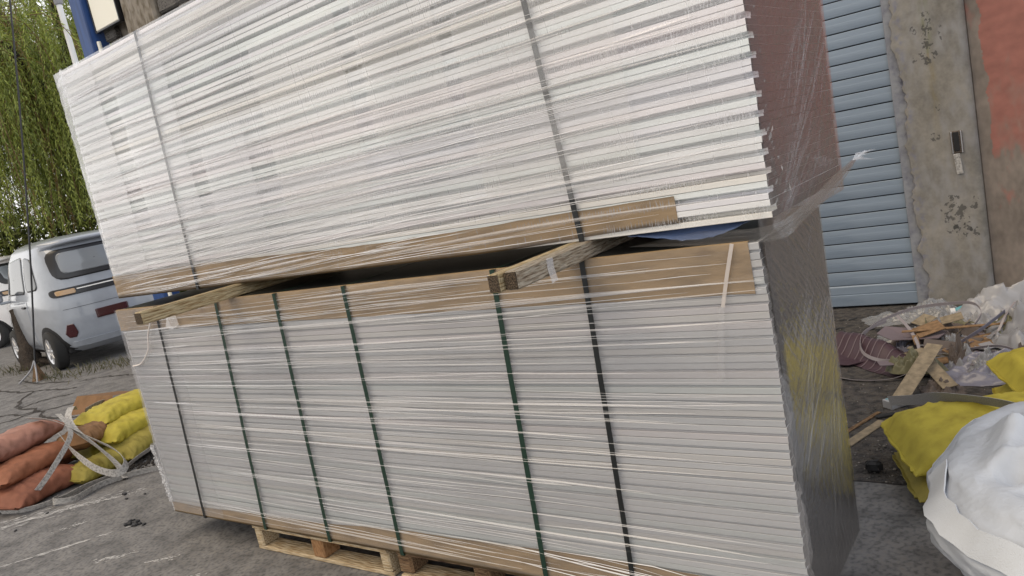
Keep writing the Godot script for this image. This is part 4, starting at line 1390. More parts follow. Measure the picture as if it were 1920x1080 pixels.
# ---------------------------------------------------------------- pallets and spacers
func build_pallets() -> void:
	rng.seed = 501
	var p := thing("pallet", "pale new wooden pallet under the lower bundle's middle", "pallet", Vector3(-2.095, 0, -0.012), 0.0, "pallets under the lower bundle")
	var rows := [[0.045, 0.09], [-0.16, 0.09], [-0.36, 0.09]]
	for z in [-0.035, -0.19, -0.35, -0.50]:
		var mb := MB.new()
		mb.box(Vector3(0, 0.1195, z), Vector3(0.88, 0.021, 0.085), 0.003)
		part("deck_board", mb, M.timber_x, p)
	for x in [-0.415, 0.0, 0.415]:
		for z in [-0.045, -0.27, -0.49]:
			var mb := MB.new()
			mb.box(Vector3(x, 0.064, z), Vector3(0.05 if x != 0 else 0.075, 0.088, 0.09), 0.006)
			part("block", mb, M.timber_x if x != 0 else M.block, p)
	for z in [-0.045, -0.27, -0.49]:
		var mb := MB.new()
		mb.box(Vector3(0, 0.0105, z), Vector3(0.885, 0.018, 0.085), 0.003)
		part("bottom_board", mb, M.timber_x, p)
	p = thing("pallet", "older dark pallet with bark edges under the lower bundle's near end", "pallet", Vector3(-1.06, 0, -0.03), 0.012, "pallets under the lower bundle")
	for z in [-0.035, -0.17, -0.33, -0.48]:
		var mb := MB.new()
		mb.box(Vector3(0, 0.117, z), Vector3(1.10, 0.022, 0.09), 0.005)
		for i in mb.v.size():
			mb.v[i].y += rng.randf_range(-0.002, 0.002)
		part("deck_board", mb, M.timber_old, p)
	for x in [-0.525, -0.14, 0.16, 0.52]:
		for z in [-0.05, -0.26, -0.47]:
			var mb := MB.new()
			mb.box(Vector3(x, 0.063, z), Vector3(0.075, 0.085, 0.10), 0.010)
			part("block", mb, M.timber_old, p)
	for z in [-0.04, -0.26, -0.47]:
		var mb := MB.new()
		mb.box(Vector3(0, 0.011, z), Vector3(1.10, 0.020, 0.10), 0.004)
		part("bottom_board", mb, M.timber_x, p)

func build_timbers() -> void:
	rng.seed = 511
	var t := thing("timber_spacer", "square timber spacer sticking out between the bundles at the far end", "timber", Vector3(-2.205, 1.1915, 0.0), 0.0, "timber spacers between the bundles")
	var mb := MB.new()
	mb.box(Vector3(0, 0.0245, -0.10), Vector3(0.052, 0.048, 1.0), 0.004)
	for i in mb.v.size():
		mb.v[i] += Vector3(rng.randf_range(-1, 1), rng.randf_range(-0.3, 0.0), 0) * 0.0015
	part("beam", mb, M.timber_z, t)
	mb = MB.new()
	mb.box(Vector3(0, 0.0245, 0.4012), Vector3(0.046, 0.042, 0.002), 0.0006)
	part("sawn_end", mb, M.endgrain, t)
	t = thing("timber_spacer", "weathered double timber spacer sticking far out between the bundles in front", "timber", Vector3(-0.51, 1.1915, 0.0), 0.0, "timber spacers between the bundles")
	for q in [[-0.027, 0.034, 0.372, M.timber_z], [0.012, 0.038, 0.352, M.timber_grey]]:
		mb = MB.new()
		mb.box(Vector3(q[0], 0.0240, (q[2] - 0.62) * 0.5), Vector3(q[1], 0.0475, q[2] + 0.62), 0.0035)
		for i in mb.v.size():
			mb.v[i] += Vector3(rng.randf_range(-1, 1), rng.randf_range(-0.3, 0.0), rng.randf_range(-1, 1)) * 0.0016
		part("lath", mb, q[3], t)
		mb = MB.new()
		mb.box(Vector3(q[0], 0.0242, q[2] + 0.001), Vector3(q[1] - 0.004, 0.042, 0.004), 0.0008)
		for i in mb.v.size():
			mb.v[i].z += rng.randf_range(0, 0.003)
		part("sawn_end", mb, M.endgrain, t)
	mb = MB.new()
	mb.ribbon(PackedVector3Array([Vector3(0.0325, 0.046, 0.20), Vector3(0.0332, 0.02, 0.204), Vector3(0.036, -0.018, 0.20)]), [Vector3(0, 0, 1)], 0.03, 0.0006)
	part("film_scrap", mb, M.crease_soft, t)

# ---------------------------------------------------------------- sacks and bags
func sack_mesh(L: float, W: float, H: float, sd: int, droop := 0.0, flap := 0.06) -> MB:
	# a filled woven sack lying flat, long axis x, its underside near y = 0; sewn ends taper into flat flaps
	var nz := noise(sd, 1.0, 4)
	var rows := []
	var nu := 40
	var nv := 28
	for j in nu + 1:
		var u := lerpf(-1, 1, j / float(nu))
		var au := absf(u)
		var body := clampf((1.0 - au) / (flap * 2.4), 0, 1)
		var hh := H * 0.5 * (pow(maxf(0.0, 1.0 - pow(au, 3.4)), 0.55) * (0.35 + 0.65 * smoothstep(0, 1, body))) + 0.004
		var ww := W * 0.5 * (0.93 + 0.09 * pow(au, 3)) * (1.0 - 0.05 * sin(u * 4.0 + sd))
		var row := PackedVector3Array()
		for i in nv:
			var a := TAU * i / nv
			var ca := cos(a)
			var sa := sin(a)
			var z := signf(ca) * pow(absf(ca), 0.75) * ww
			var y := signf(sa) * pow(absf(sa), 0.85) * hh * (0.72 if sa < 0 else 1.0)
			var p := Vector3(u * L * 0.5, y, z)
			# folds that run in from the sewn ends, and lumps
			var f := 0.010 * nz.get_noise_2d(z * 34.0, u * 2.0) * (0.25 + 0.75 * au) + 0.013 * nz.get_noise_3d(u * 3.0 + 5.0, ca * 2.0, sa * 2.0) + 0.006 * nz.get_noise_3d(u * 13.0, ca * 5.0, sa * 5.0) + 0.005 * (1.0 - absf(nz.get_noise_2d(z * 60.0, u * 3.5 + 11.0)) * 3.0) * (0.3 + au)
			p += Vector3(0, sa, ca).normalized() * f * (0.3 + 0.7 * clampf(hh / (H * 0.4), 0, 1))
			p.x += 0.012 * nz.get_noise_2d(z * 9.0, sd) * (1.0 if au > 0.9 else 0.0)
			p.y += H * 0.36 - droop * u * u
			row.append(p)
		rows.append(row)
	var mb := MB.new()
	mb.grid(rows, true, true)
	for e in [0, nu]:
		var r: PackedVector3Array = rows[e]
		var m := Vector3.ZERO
		for q in r:
			m += q / r.size()
		for i in nv:
			mb.out(PackedVector3Array([m, r[i], r[(i + 1) % nv]]), Vector3(0, m.y, 0))
	return mb

func sack(called: String, label: String, m: Material, at: Vector3, L: float, W: float, H: float, yaw: float, pitch: float, roll: float, sd: int, group: String, droop := 0.0) -> Node3D:
	var t := thing(called, label, "sack", at, 0.0, group)
	t.basis = Basis(Vector3.UP, yaw) * Basis(Vector3(0, 0, 1), pitch) * Basis(Vector3(1, 0, 0), roll)
	part("cloth", sack_mesh(L, W, H, sd, droop), m, t)
	# the stitched hem along both ends
	var nz := noise(sd, 1.0, 4)
	for e in [-1, 1]:
		var mb := MB.new()
		var p := PackedVector3Array()
		for i in 13:
			var z := lerpf(-W * 0.46, W * 0.46, i / 12.0)
			p.append(Vector3(e * L * 0.5 + 0.012 * nz.get_noise_2d(z * 9.0, sd), H * 0.36 - droop + 0.004 * nz.get_noise_1d(z * 30.0), z))
		mb.ribbon(p, [Vector3(1, 0.25 * e, 0)], 0.022, 0.006)
		part("hem", mb, m, t)
	return t

func strap_thing(called: String, label: String, m: Material, pts: Array, side: Array, width: float, group := "", steps := 7, thick := 0.002) -> void:
	var base: Vector3 = pts[0]
	base.y = 0.0
	var q := []
	for p in pts:
		q.append(p - base)
	var path := curve(q, steps)
	var sd := []
	for i in path.size():
		var f := i / float(path.size() - 1) * (side.size() - 1)
		var k := mini(int(f), maxi(side.size() - 2, 0))
		sd.append(side[k].lerp(side[mini(k + 1, side.size() - 1)], f - k))
	var mb := MB.new()
	mb.ribbon(path, sd, width, thick)
	single(called, mb, m, label, "strap", base, 0.0, group)

func build_left_sacks() -> void:
	rng.seed = 601
	var g := "sacks in the strapped pile on the left"
	var z := PI * 0.5   # long axis away from us
	sack("sack", "rust-orange sack at the very bottom left of the strapped pile", M.sack_rust, Vector3(-5.02, 0.004, -0.06), 0.56, 0.40, 0.165, z + 0.28, 0.0, 0.05, 611, g)
	sack("sack", "orange sack in the middle of the strapped pile's left side", M.sack_orange, Vector3(-5.22, 0.115, -0.12), 0.66, 0.42, 0.165, z + 0.32, 0.02, -0.08, 612, g)
	sack("sack", "dusty pink sack on top of the strapped pile's left side", M.sack_pink, Vector3(-5.42, 0.235, -0.14), 0.62, 0.42, 0.19, z + 0.30, 0.03, -0.12, 613, g)
	sack("sack", "orange sack lying under the pink one, behind the rust-orange sack", M.sack_orange, Vector3(-5.55, 0.005, -0.22), 0.6, 0.42, 0.17, z + 0.2, 0.0, 0.0, 614, g)
	sack("sack", "brown sack tied between the pink and the yellow sacks", M.sack_brown, Vector3(-5.17, 0.165, -0.52), 0.36, 0.34, 0.15, z + 0.4, 0.0, -0.05, 615, g)
	sack("sack", "small olive-yellow sack at the front foot of the strapped pile", M.sack_olive, Vector3(-4.90, 0.004, -0.42), 0.40, 0.30, 0.14, z + 0.12, 0.03, 0.0, 616, g)
	sack("sack", "olive-yellow sack low on the pile, next to the lower bundle", M.sack_olive, Vector3(-4.93, 0.045, -0.74), 0.42, 0.34, 0.14, z + 0.20, 0.10, 0.10, 617, g)
	sack("sack", "bright yellow sack second from the top of the strapped pile", M.sack_yellow, Vector3(-5.10, 0.135, -0.78), 0.50, 0.38, 0.16, z + 0.16, 0.06, 0.0, 618, g)
	sack("sack", "bright yellow sack on top of the strapped pile", M.sack_yellow, Vector3(-5.34, 0.235, -0.90), 0.62, 0.42, 0.15, z + 0.18, 0.03, 0.0, 619, g)
	sack("sack", "yellow sack at the bottom of the pile, behind the olive ones", M.sack_yellow, Vector3(-5.38, 0.004, -0.78), 0.60, 0.40, 0.17, z + 0.1, 0.0, 0.0, 620, g)
	# reddish cloth sticking up behind
	var mb := MB.new()
	mb.out(PackedVector3Array([Vector3(-0.22, 0.0, 0.05), Vector3(0.2, 0.0, -0.1), Vector3(0.16, 0.1, -0.16), Vector3(-0.2, 0.13, -0.05)]), Vector3(0, 0, -3))
	mb.out(PackedVector3Array([Vector3(-0.2, 0.13, -0.05), Vector3(0.16, 0.1, -0.16), Vector3(0.2, 0.05, -0.4), Vector3(-0.16, 0.06, -0.36)]), Vector3(0, -3, 0))
	single("sack_scrap", mb, M.sack_brown, "reddish brown empty sack lying behind the strapped pile", "sack", Vector3(-5.85, 0.24, -0.85))
	# white webbing
	var wg := "white webbing tied over the strapped pile"
	strap_thing("webbing_strap", "white webbing slanting from the pile's knot to the ground at its left foot", M.webbing, [Vector3(-5.26, 0.43, -0.42), Vector3(-4.95, 0.335, -0.34), Vector3(-4.79, 0.20, -0.12), Vector3(-4.84, 0.06, 0.04), Vector3(-4.93, 0.012, 0.13)], [Vector3(0.1, 0.2, 1), Vector3(0.2, 0.5, 0.7), Vector3(0.0, 0.6, 0.6), Vector3(0.3, 0.1, 0.7)], 0.035, wg)
	strap_thing("webbing_strap", "white webbing twisted upright over the brown sack", M.webbing, [Vector3(-5.58, 0.36, -0.66), Vector3(-5.42, 0.415, -0.58), Vector3(-5.22, 0.39, -0.46), Vector3(-5.02, 0.33, -0.40), Vector3(-4.80, 0.20, -0.42), Vector3(-4.62, 0.10, -0.42), Vector3(-4.50, 0.015, -0.40)], [Vector3(0.0, 0.4, 1), Vector3(0, -0.2, 1), Vector3(0.2, 0.6, 0.8), Vector3(0, 0.2, 1)], 0.045, wg)
	strap_thing("webbing_strap", "broad white webbing looped in front of the olive-yellow sack", M.webbing, [Vector3(-5.44, 0.44, -0.30), Vector3(-5.18, 0.40, -0.36), Vector3(-4.86, 0.285, -0.40), Vector3(-4.60, 0.19, -0.43), Vector3(-4.44, 0.12, -0.40), Vector3(-4.45, 0.085, -0.33), Vector3(-4.60, 0.13, -0.28), Vector3(-4.83, 0.24, -0.27), Vector3(-5.02, 0.33, -0.30)], [Vector3(0.1, 0.5, 0.8), Vector3(0, 0.7, 0.6), Vector3(0, 0.8, 0.4), Vector3(0, 1, 0.2), Vector3(0, 1, -0.1), Vector3(0, 0.9, 0.4)], 0.052, wg)
	strap_thing("webbing_strap", "white webbing lying flat on the ground along the pile's front", M.webbing, [Vector3(-4.98, 0.020, 0.18), Vector3(-4.76, 0.020, 0.10), Vector3(-4.68, 0.020, -0.08), Vector3(-4.70, 0.022, -0.24), Vector3(-4.66, 0.024, -0.42), Vector3(-4.70, 0.06, -0.62), Vector3(-4.70, 0.10, -0.84)], [Vector3(0.6, 0.75, 0.1)], 0.042, wg)
	strap_thing("webbing_strap", "white webbing curling over the ground towards the lower bundle", M.webbing, [Vector3(-4.70, 0.024, -0.05), Vector3(-4.62, 0.035, 0.0), Vector3(-4.53, 0.024, -0.08), Vector3(-4.58, 0.022, -0.28), Vector3(-4.48, 0.024, -0.46), Vector3(-4.36, 0.024, -0.58), Vector3(-4.40, 0.035, -0.76)], [Vector3(0.6, 0.75, 0.0), Vector3(0.4, 0.9, 0), Vector3(0.6, 0.75, 0.1)], 0.044, wg)
	strap_thing("webbing_strap", "white webbing trailing behind the pile along the ground", M.webbing, [Vector3(-5.70, 0.30, -0.78), Vector3(-5.78, 0.30, -0.98), Vector3(-5.80, 0.22, -1.25), Vector3(-5.85, 0.10, -1.55), Vector3(-5.9, 0.03, -1.85)], [Vector3(0.6, 0.7, 0.2)], 0.05, wg)
	# dark grit spilt beside the pile
	var gr := MB.new()
	for i in 420:
		var p := Vector3(-4.72 + rng.randfn(0, 0.13), 0.0, -0.72 + rng.randfn(0, 0.16))
		var s := rng.randf_range(0.006, 0.024)
		gr.box(p + Vector3(0, s * 0.3, 0), Vector3(s, s * 0.7, s * 0.9), s * 0.25, Basis(Vector3(rng.randf(), 1, rng.randf()).normalized(), rng.randf() * TAU))
	var go := part("spilt_gravel", gr, M.soil, self)
	go.set_meta("kind", "stuff")
	tag(go, "dark gravel spilt between the strapped pile and the bundle", "gravel")

func build_right_sacks() -> void:
	rng.seed = 651
	var g := "yellow sacks behind the white bulk bag"
	sack("sack", "big yellow sack with a pointed corner, leaning on the white bulk bag", M.sack_yellow, Vector3(0.30, 0.098, -1.31), 0.66, 0.44, 0.18, 0.42, 0.02, 0.06, 661, g, 0.02)
	sack("sack", "olive-yellow sack squeezed flat under the big yellow sack", M.sack_olive, Vector3(0.31, 0.006, -1.20), 0.60, 0.40, 0.145, 0.36, 0.0, 0.0, 662, g)
	sack("sack", "yellow sack farthest right, its flap folded over", M.sack_yellow, Vector3(0.64, 0.14, -1.96), 0.70, 0.46, 0.17, 0.38, 0.03, 0.05, 663, g, 0.02)
	sack("sack", "yellow sack on the ground under the folded one", M.sack_yellow, Vector3(0.62, 0.006, -1.86), 0.66, 0.46, 0.17, 0.2, 0.0, 0.0, 664, g)
	strap_thing("webbing_strap", "grey speckled webbing lying across the big yellow sack", M.webbing_grey, [Vector3(-0.16, 0.06, -1.86), Vector3(0.0, 0.16, -1.62), Vector3(0.14, 0.25, -1.42), Vector3(0.32, 0.285, -1.28), Vector3(0.50, 0.30, -1.12)], [Vector3(0.3, 0.9, 0.6), Vector3(0.3, 0.8, 0.7), Vector3(0.2, 0.9, 0.7)], 0.045)

func bag_point(a: float, y: float, nz: FastNoiseLite, rz: FastNoiseLite) -> Vector3:
	# the bag's skin: a slack rounded square, waisted at the foot, with slanting pleats
	var prof := [[0.0, 0.33], [0.05, 0.36], [0.12, 0.38], [0.20, 0.415], [0.27, 0.465], [0.34, 0.50], [0.40, 0.51], [0.46, 0.495], [0.52, 0.45], [0.56, 0.38]]
	var r := 0.38
	for k in prof.size() - 1:
		if y <= prof[k + 1][0]:
			r = lerpf(prof[k][1], prof[k + 1][1], smoothstep(0, 1, (y - prof[k][0]) / (prof[k + 1][0] - prof[k][0])))
			break
	var sq := pow(pow(absf(cos(a)), 3.0) + pow(absf(sin(a)), 3.0), -1.0 / 3.0)
	var d := Vector3(cos(a), 0, sin(a))
	var k := smoothstep(0.02, 0.16, y)
	var pl := 0.028 * nz.get_noise_2d(a * 1.2 + y * 3.0, y * 2.4) + 0.024 * (rz.get_noise_2d(a * 0.7 - y * 2.2, y * 1.6) - 0.45) + 0.008 * (rz.get_noise_2d(a * 2.6 - y * 9.0, y * 6.0 + 3.0) - 0.45)
	return d * (r * lerpf(1.0, sq, 0.5) + pl * k) + Vector3(0, y * 0.82, 0)

func build_bulk_bag() -> void:
	rng.seed = 681
	var b := thing("bulk_bag", "big slack white woven bulk bag in the right foreground", "bulk bag", Vector3(0.71, 0.0, -0.52))
	var nz := noise(691, 1.0, 4)
	var rz := noise(692, 1.0, 4, FastNoiseLite.TYPE_SIMPLEX_SMOOTH, FastNoiseLite.FRACTAL_RIDGED)
	var big := noise(693, 1.0, 2, FastNoiseLite.TYPE_SIMPLEX_SMOOTH, FastNoiseLite.FRACTAL_RIDGED)
	var rows := []
	for j in 71:
		var row := PackedVector3Array()
		for i in 160:
			var a := TAU * i / 160.0
			if j <= 45:
				row.append(bag_point(a, 0.54 * j / 45.0, nz, rz))
			else:
				# the slack top sinks in, crumpled
				var f := (j - 45) / 25.0
				var p := bag_point(a, 0.54, nz, rz)
				var q := Vector3(p.x * (1.0 - f), p.y, p.z * (1.0 - f))
				q.y += 0.03 * sin(f * PI * 0.5) + smoothstep(0.0, 0.3, f) * (0.07 * nz.get_noise_2d(q.x * 2.5, q.z * 2.5) + 0.10 * (big.get_noise_2d(q.x * 1.9 + q.z * 1.3, q.z * 1.1 - q.x * 0.4 + 3.0) - 0.4) + 0.012 * (rz.get_noise_2d(q.x * 4.0, q.z * 3.0) - 0.4))
				row.append(q)
		rows.append(row)
	var mb := MB.new()
	mb.grid(rows, true, true)
	part("cloth", mb, M.bulk, b)
	# lifting loops: wide flat bands sewn slantwise over the shoulder
	for q in [[2.95, 1.15, 0.50, 0.30], [1.2, -0.3, 0.50, 0.34], [4.6, 3.4, 0.50, 0.30], [6.0, 4.9, 0.50, 0.30]]:
		mb = MB.new()
		var pts := PackedVector3Array()
		var sides := []
		for i in 25:
			var t := i / 24.0
			var a: float = lerpf(q[0], q[1], t)
			var y: float = lerpf(q[2], q[3], t) + 0.03 * sin(t * PI) + 0.012 * nz.get_noise_1d(t * 9.0 + q[0])
			var p := bag_point(a, y, nz, rz)
			var u := bag_point(a, y + 0.03, nz, rz) - bag_point(a, y - 0.03, nz, rz)
			pts.append(Vector3(cos(a), 0.15, sin(a)).normalized() * 0.012 + p)
			sides.append(u.normalized())
		mb.ribbon(pts, sides, 0.075, 0.004)
		part("lifting_loop", mb, M.bulk_band, b)
	# spout cloth thrown over the top
	rows = []
	for j in 41:
		var row := PackedVector3Array()
		for i in 61:
			var u := lerpf(-0.42, 0.36, i / 60.0)
			var v := lerpf(-0.44, 0.22, j / 40.0)
			var y := 0.425 + 0.05 * nz.get_noise_2d(u * 2.5 + 2.0, v * 2.5) + 0.11 * (big.get_noise_2d(u * 1.5 + v * 1.6, v * 0.8 - u * 0.6 + 7.0) - 0.3) + 0.014 * (rz.get_noise_2d(u * 3.0 + v, v * 4.0 + 2.0) - 0.4)
			y -= 0.8 * maxf(0.0, Vector2(u, v).length() - 0.28)
			row.append(Vector3(u + 0.08 * nz.get_noise_2d(v * 2.2, 3.0), y, v + 0.08 * nz.get_noise_2d(u * 2.2, 8.0)))
		rows.append(row)
	mb = MB.new()
	mb.grid(rows, false, true)
	part("spout", mb, M.bulk, b)
	# the seam round the belly
	mb = MB.new()
	var ring := PackedVector3Array()
	for i in 97:
		var a := TAU * i / 96.0
		ring.append(bag_point(a, 0.20 + 0.012 * nz.get_noise_1d(a * 2.0), nz, rz))
	mb.tube(ring, PackedFloat32Array([0.005]), 5, false)
	part("seam", mb, M.bulk_band, b)

# ---------------------------------------------------------------- litter before the shutter
func crumpled(size: Vector3, sd: int, folds := 1.0, n := 34) -> MB:
	var nz := noise(sd, 1.0, 4)
	var rz := noise(sd + 1, 1.0, 3, FastNoiseLite.TYPE_SIMPLEX_SMOOTH, FastNoiseLite.FRACTAL_RIDGED)
	var rows := []
	for j in n + 1:
		var row := PackedVector3Array()
		var r := j / float(n)
		for i in n * 2:
			var a := TAU * i / (n * 2.0)
			var edge := 1.0 + 0.28 * nz.get_noise_2d(cos(a) * 1.2, sin(a) * 1.2 + 4.0) + 0.06 * nz.get_noise_2d(cos(a) * 4.0, sin(a) * 4.0)
			var p := Vector2(cos(a), sin(a)) * r * edge
			var dome := pow(maxf(0.0, 1.0 - r * r), 0.75)
			var y := dome * (0.62 + 0.55 * nz.get_noise_2d(p.x * 1.7 + 9.0, p.y * 1.7)) + folds * (0.30 * (rz.get_noise_2d(p.x * 0.8 + p.y * 0.4, p.y * 0.9) - 0.2) + 0.07 * (rz.get_noise_2d(p.x * 2.2, p.y * 2.2 + p.x) - 0.2)) * (0.25 + dome)
			row.append(Vector3(p.x * size.x * 0.5 + 0.02 * size.x * nz.get_noise_2d(p.y * 6, p.x * 6), maxf(0.002, y * size.y), p.y * size.z * 0.5))
		rows.append(row)
	var mb := MB.new()
	mb.grid(rows, true, false)
	return mb

func flat_piece(pts: Array, thick: float, curl := 0.0) -> MB:
	# a cut piece of sheet: outline in plan (x, z), thick, with a slight curl
	var poly := PackedVector2Array(pts)
	var mid := Vector2.ZERO
	for p in poly:
		mid += p / poly.size()
	var far := 0.001
	for p in poly:
		far = maxf(far, p.distance_to(mid))
	var up := PackedVector3Array()
	var dn := PackedVector3Array()
	for p in poly:
		var y := curl * pow(p.distance_to(mid) / far, 2)
		up.append(Vector3(p.x, y + thick, p.y))
		dn.append(Vector3(p.x, y, p.y))
	var c := Vector3(mid.x, thick * 0.5, mid.y)
	var mb := MB.new()
	for i in poly.size():
		var k := (i + 1) % poly.size()
		mb.out(PackedVector3Array([Vector3(mid.x, thick, mid.y), up[i], up[k]]), c - Vector3(0, 1, 0))
		mb.out(PackedVector3Array([Vector3(mid.x, 0, mid.y), dn[i], dn[k]]), c + Vector3(0, 1, 0))
		mb.out(PackedVector3Array([up[i], up[k], dn[k], dn[i]]), c)
	return mb

func build_litter() -> void:
	rng.seed = 701
	var pg := "plastic sheeting in the litter before the shutter"
	# crumpled plastic along the wall
	var cl := [
		["plastic_sheet", "crumpled clear plastic at the foot of the plaster pillar", "poly_clear", Vector3(-0.20, 0.004, -3.46), Vector3(0.42, 0.12, 0.30)],
		["plastic_sheet", "torn pale plastic film under the shutter's right end", "poly_clear", Vector3(-0.42, 0.004, -3.44), Vector3(0.36, 0.05, 0.28)],
		["plastic_sheet", "large grey plastic heap against the red-painted wall", "poly_white", Vector3(0.34, 0.004, -3.26), Vector3(0.80, 0.26, 0.60)],
		["plastic_sheet", "greyish white plastic bag at the right frame edge, over olive netting", "poly_grey", Vector3(0.46, 0.06, -2.74), Vector3(0.62, 0.26, 0.46)],
		["plastic_sheet", "olive torn netting below the grey plastic heap", "poly_olive", Vector3(0.26, 0.004, -2.78), Vector3(0.36, 0.20, 0.34)],
		["plastic_sheet", "small clear plastic bag among the cardboard scraps", "poly_clear", Vector3(0.02, 0.004, -2.66), Vector3(0.22, 0.13, 0.22)],
		["plastic_sheet", "lilac plastic film spread behind the folded yellow sack", "poly_lilac", Vector3(0.24, 0.004, -2.40), Vector3(0.62, 0.10, 0.36)],
		["plastic_sheet", "grey rag heap in the middle of the litter", "rag", Vector3(-0.02, 0.004, -2.88), Vector3(0.66, 0.13, 0.5)],
		["plastic_sheet", "dark brown rag under the crossed tan strips", "rag", Vector3(0.02, 0.004, -2.14), Vector3(0.2, 0.07, 0.2)],
		["plastic_sheet", "clear film lying flat beside the purple sheet", "poly_clear", Vector3(-0.22, 0.004, -3.04), Vector3(0.42, 0.06, 0.26)],
		["plastic_sheet", "pale plastic strip heap left of the netting", "poly_white", Vector3(0.10, 0.01, -3.06), Vector3(0.34, 0.14, 0.2)]]
	for k in 14:
		var kind: String = ["rag", "poly_grey", "poly_olive", "poly_clear", "poly_lilac"][k % 5]
		cl.append(["plastic_sheet", "small crumpled %s buried in the litter heap" % {"rag": "dark brown rag", "poly_grey": "piece of grey plastic", "poly_olive": "piece of olive netting", "poly_clear": "piece of clear film", "poly_lilac": "piece of lilac film"}[kind], kind, Vector3(rng.randf_range(-0.24, 0.42), rng.randf_range(0.004, 0.04), rng.randf_range(-3.15, -2.3)), Vector3(rng.randf_range(0.12, 0.3), rng.randf_range(0.06, 0.15), rng.randf_range(0.1, 0.24))])
	for i in cl.size():
		var q: Array = cl[i]
		single(q[0], crumpled(q[4], 720 + i * 7, 1.15), M[q[2]], q[1], "plastic sheet" if q[2] != "rag" else "rag", q[3], 0.0, pg)
	# dark purple striped sheet, folded like a roof
	var pr := thing("purple_sheet", "dark purple plastic sheet with pale stripes, folded on the ground", "plastic sheet", Vector3(-0.36, 0.004, -2.66), 0.0)
	pr.basis = Basis(Vector3.UP, -0.62)
	var ridge_rows := []
	for j in 15:
		var row := PackedVector3Array()
		var v := lerpf(-0.17, 0.17, j / 14.0)
		for i in 23:
			var u := lerpf(-0.30, 0.30, i / 22.0)
			var y := 0.115 * exp(-pow(v / 0.085, 2)) * (1.0 - 0.6 * smoothstep(0.0, 0.3, u)) + 0.03 * exp(-pow((v + 0.13) / 0.03, 2)) + 0.006 * sin(u * 30.0 + v * 9.0)
			row.append(Vector3(u + v * 0.15, maxf(0.003, y), v + 0.02 * sin(u * 7.0)))
		ridge_rows.append(row)
	var mb := MB.new()
	mb.grid(ridge_rows, false, true)
	part("sheet", mb, M.purple, pr)
	for k in 9:
		mb = MB.new()
		var p := PackedVector3Array()
		for j in 15:
			p.append(ridge_rows[j][2 + k * 2] + Vector3(0, 0.0025, 0))
		mb.ribbon(p, [Vector3(1, 0, 0)], 0.006, 0.001)
		part("stripe", mb, M.purple_stripe, pr)
	single("mauve_sheet", flat_piece([Vector2(-0.20, -0.06), Vector2(0.16, -0.10), Vector2(0.20, 0.03), Vector2(-0.04, 0.09), Vector2(-0.17, 0.05)], 0.004, 0.03), M.mauve, "flat mauve plastic sheet lying on the purple striped one", "plastic sheet", Vector3(-0.20, 0.10, -2.72), -0.5, pg)
	single("mauve_sheet", flat_piece([Vector2(-0.13, -0.10), Vector2(0.12, -0.12), Vector2(0.16, 0.08), Vector2(-0.02, 0.12), Vector2(-0.14, 0.07)], 0.004, 0.02), M.purple, "dark purple plastic flap on the ground nearest the bundle", "plastic sheet", Vector3(-0.50, 0.010, -2.62), 0.3, pg)
	# cardboard and tan strips
	var cg := "cardboard scraps in the litter"
	var cs := [
		["tan strip of card leaning on the litter, crossing another strip", "card_tan", 0.52, 0.075, Vector3(-0.08, 0.100, -2.15), 1.36, 0.24],
		["short tan strip of card crossing under the longer one", "card_tan", 0.40, 0.07, Vector3(-0.03, 0.085, -2.26), -1.06, -0.2],
		["tan strip of card flat on the dirt by the bundle's end", "card_tan", 0.30, 0.045, Vector3(-0.22, 0.008, -1.60), 1.25, 0.0],
		["brown square of card in the middle of the litter", "card_brown", 0.14, 0.13, Vector3(-0.10, 0.15, -2.72), 0.4, 0.25],
		["small pale card piece behind the brown square", "card_tan", 0.10, 0.09, Vector3(-0.14, 0.16, -2.86), 0.9, 0.3],
		["small tan card piece beside the brown square", "card_tan", 0.11, 0.10, Vector3(0.0, 0.17, -2.84), 0.2, 0.2],
		["long thin brown lath across the litter", "card_brown", 0.62, 0.022, Vector3(0.08, 0.155, -2.72), 0.12, 0.02],
		["brown folded card under the netting", "card_brown", 0.22, 0.12, Vector3(0.14, 0.09, -2.66), 0.5, 0.1],
		["scrap of brown card at the pile's near edge", "card_brown", 0.16, 0.07, Vector3(-0.06, 0.05, -2.44), 0.25, 0.1],
		["narrow lath flat on the dirt, beside the tan strip", "timber_old", 0.36, 0.02, Vector3(-0.27, 0.008, -1.68), 1.22, 0.0]]
	for q in cs:
		mb = MB.new()
		mb.box(Vector3.ZERO, Vector3(q[2], 0.006, q[3]), 0.0015)
		var o := single("card_strip", mb, M[q[1]], q[0], "cardboard", q[4], 0.0, cg)
		o.basis = Basis(Vector3.UP, q[5]) * Basis(Vector3(0, 0, 1), q[6]) * Basis(Vector3(1, 0, 0), 0.12 if q[6] != 0.0 else 0.0)
	# more scraps, tumbled through the heap
	for k in 34:
		mb = MB.new()
		mb.box(Vector3.ZERO, Vector3(rng.randf_range(0.06, 0.22), 0.005, rng.randf_range(0.02, 0.06)), 0.001)
		var at := Vector3(rng.randf_range(-0.22, 0.22), rng.randf_range(0.03, 0.13), rng.randf_range(-3.0, -2.35))
		var o := single("scrap", mb, [M.card_brown, M.rag, M.poly_grey, M.card_tan, M.mauve][k % 5], "small torn %s tumbled into the litter heap" % ["scrap of brown card", "strip of dark rag", "strip of grey plastic", "scrap of tan card", "strip of mauve plastic"][k % 5], "scrap", at, 0.0, "torn scraps in the litter heap")
		o.basis = Basis(Vector3.UP, rng.randf() * TAU) * Basis(Vector3(0, 0, 1), rng.randfn(0, 0.35)) * Basis(Vector3(1, 0, 0), rng.randfn(0, 0.3))
	# pale packing straps in loops
	var sg := "pale packing straps in the litter"
	var U := Vector3(0, 1, 0.2)
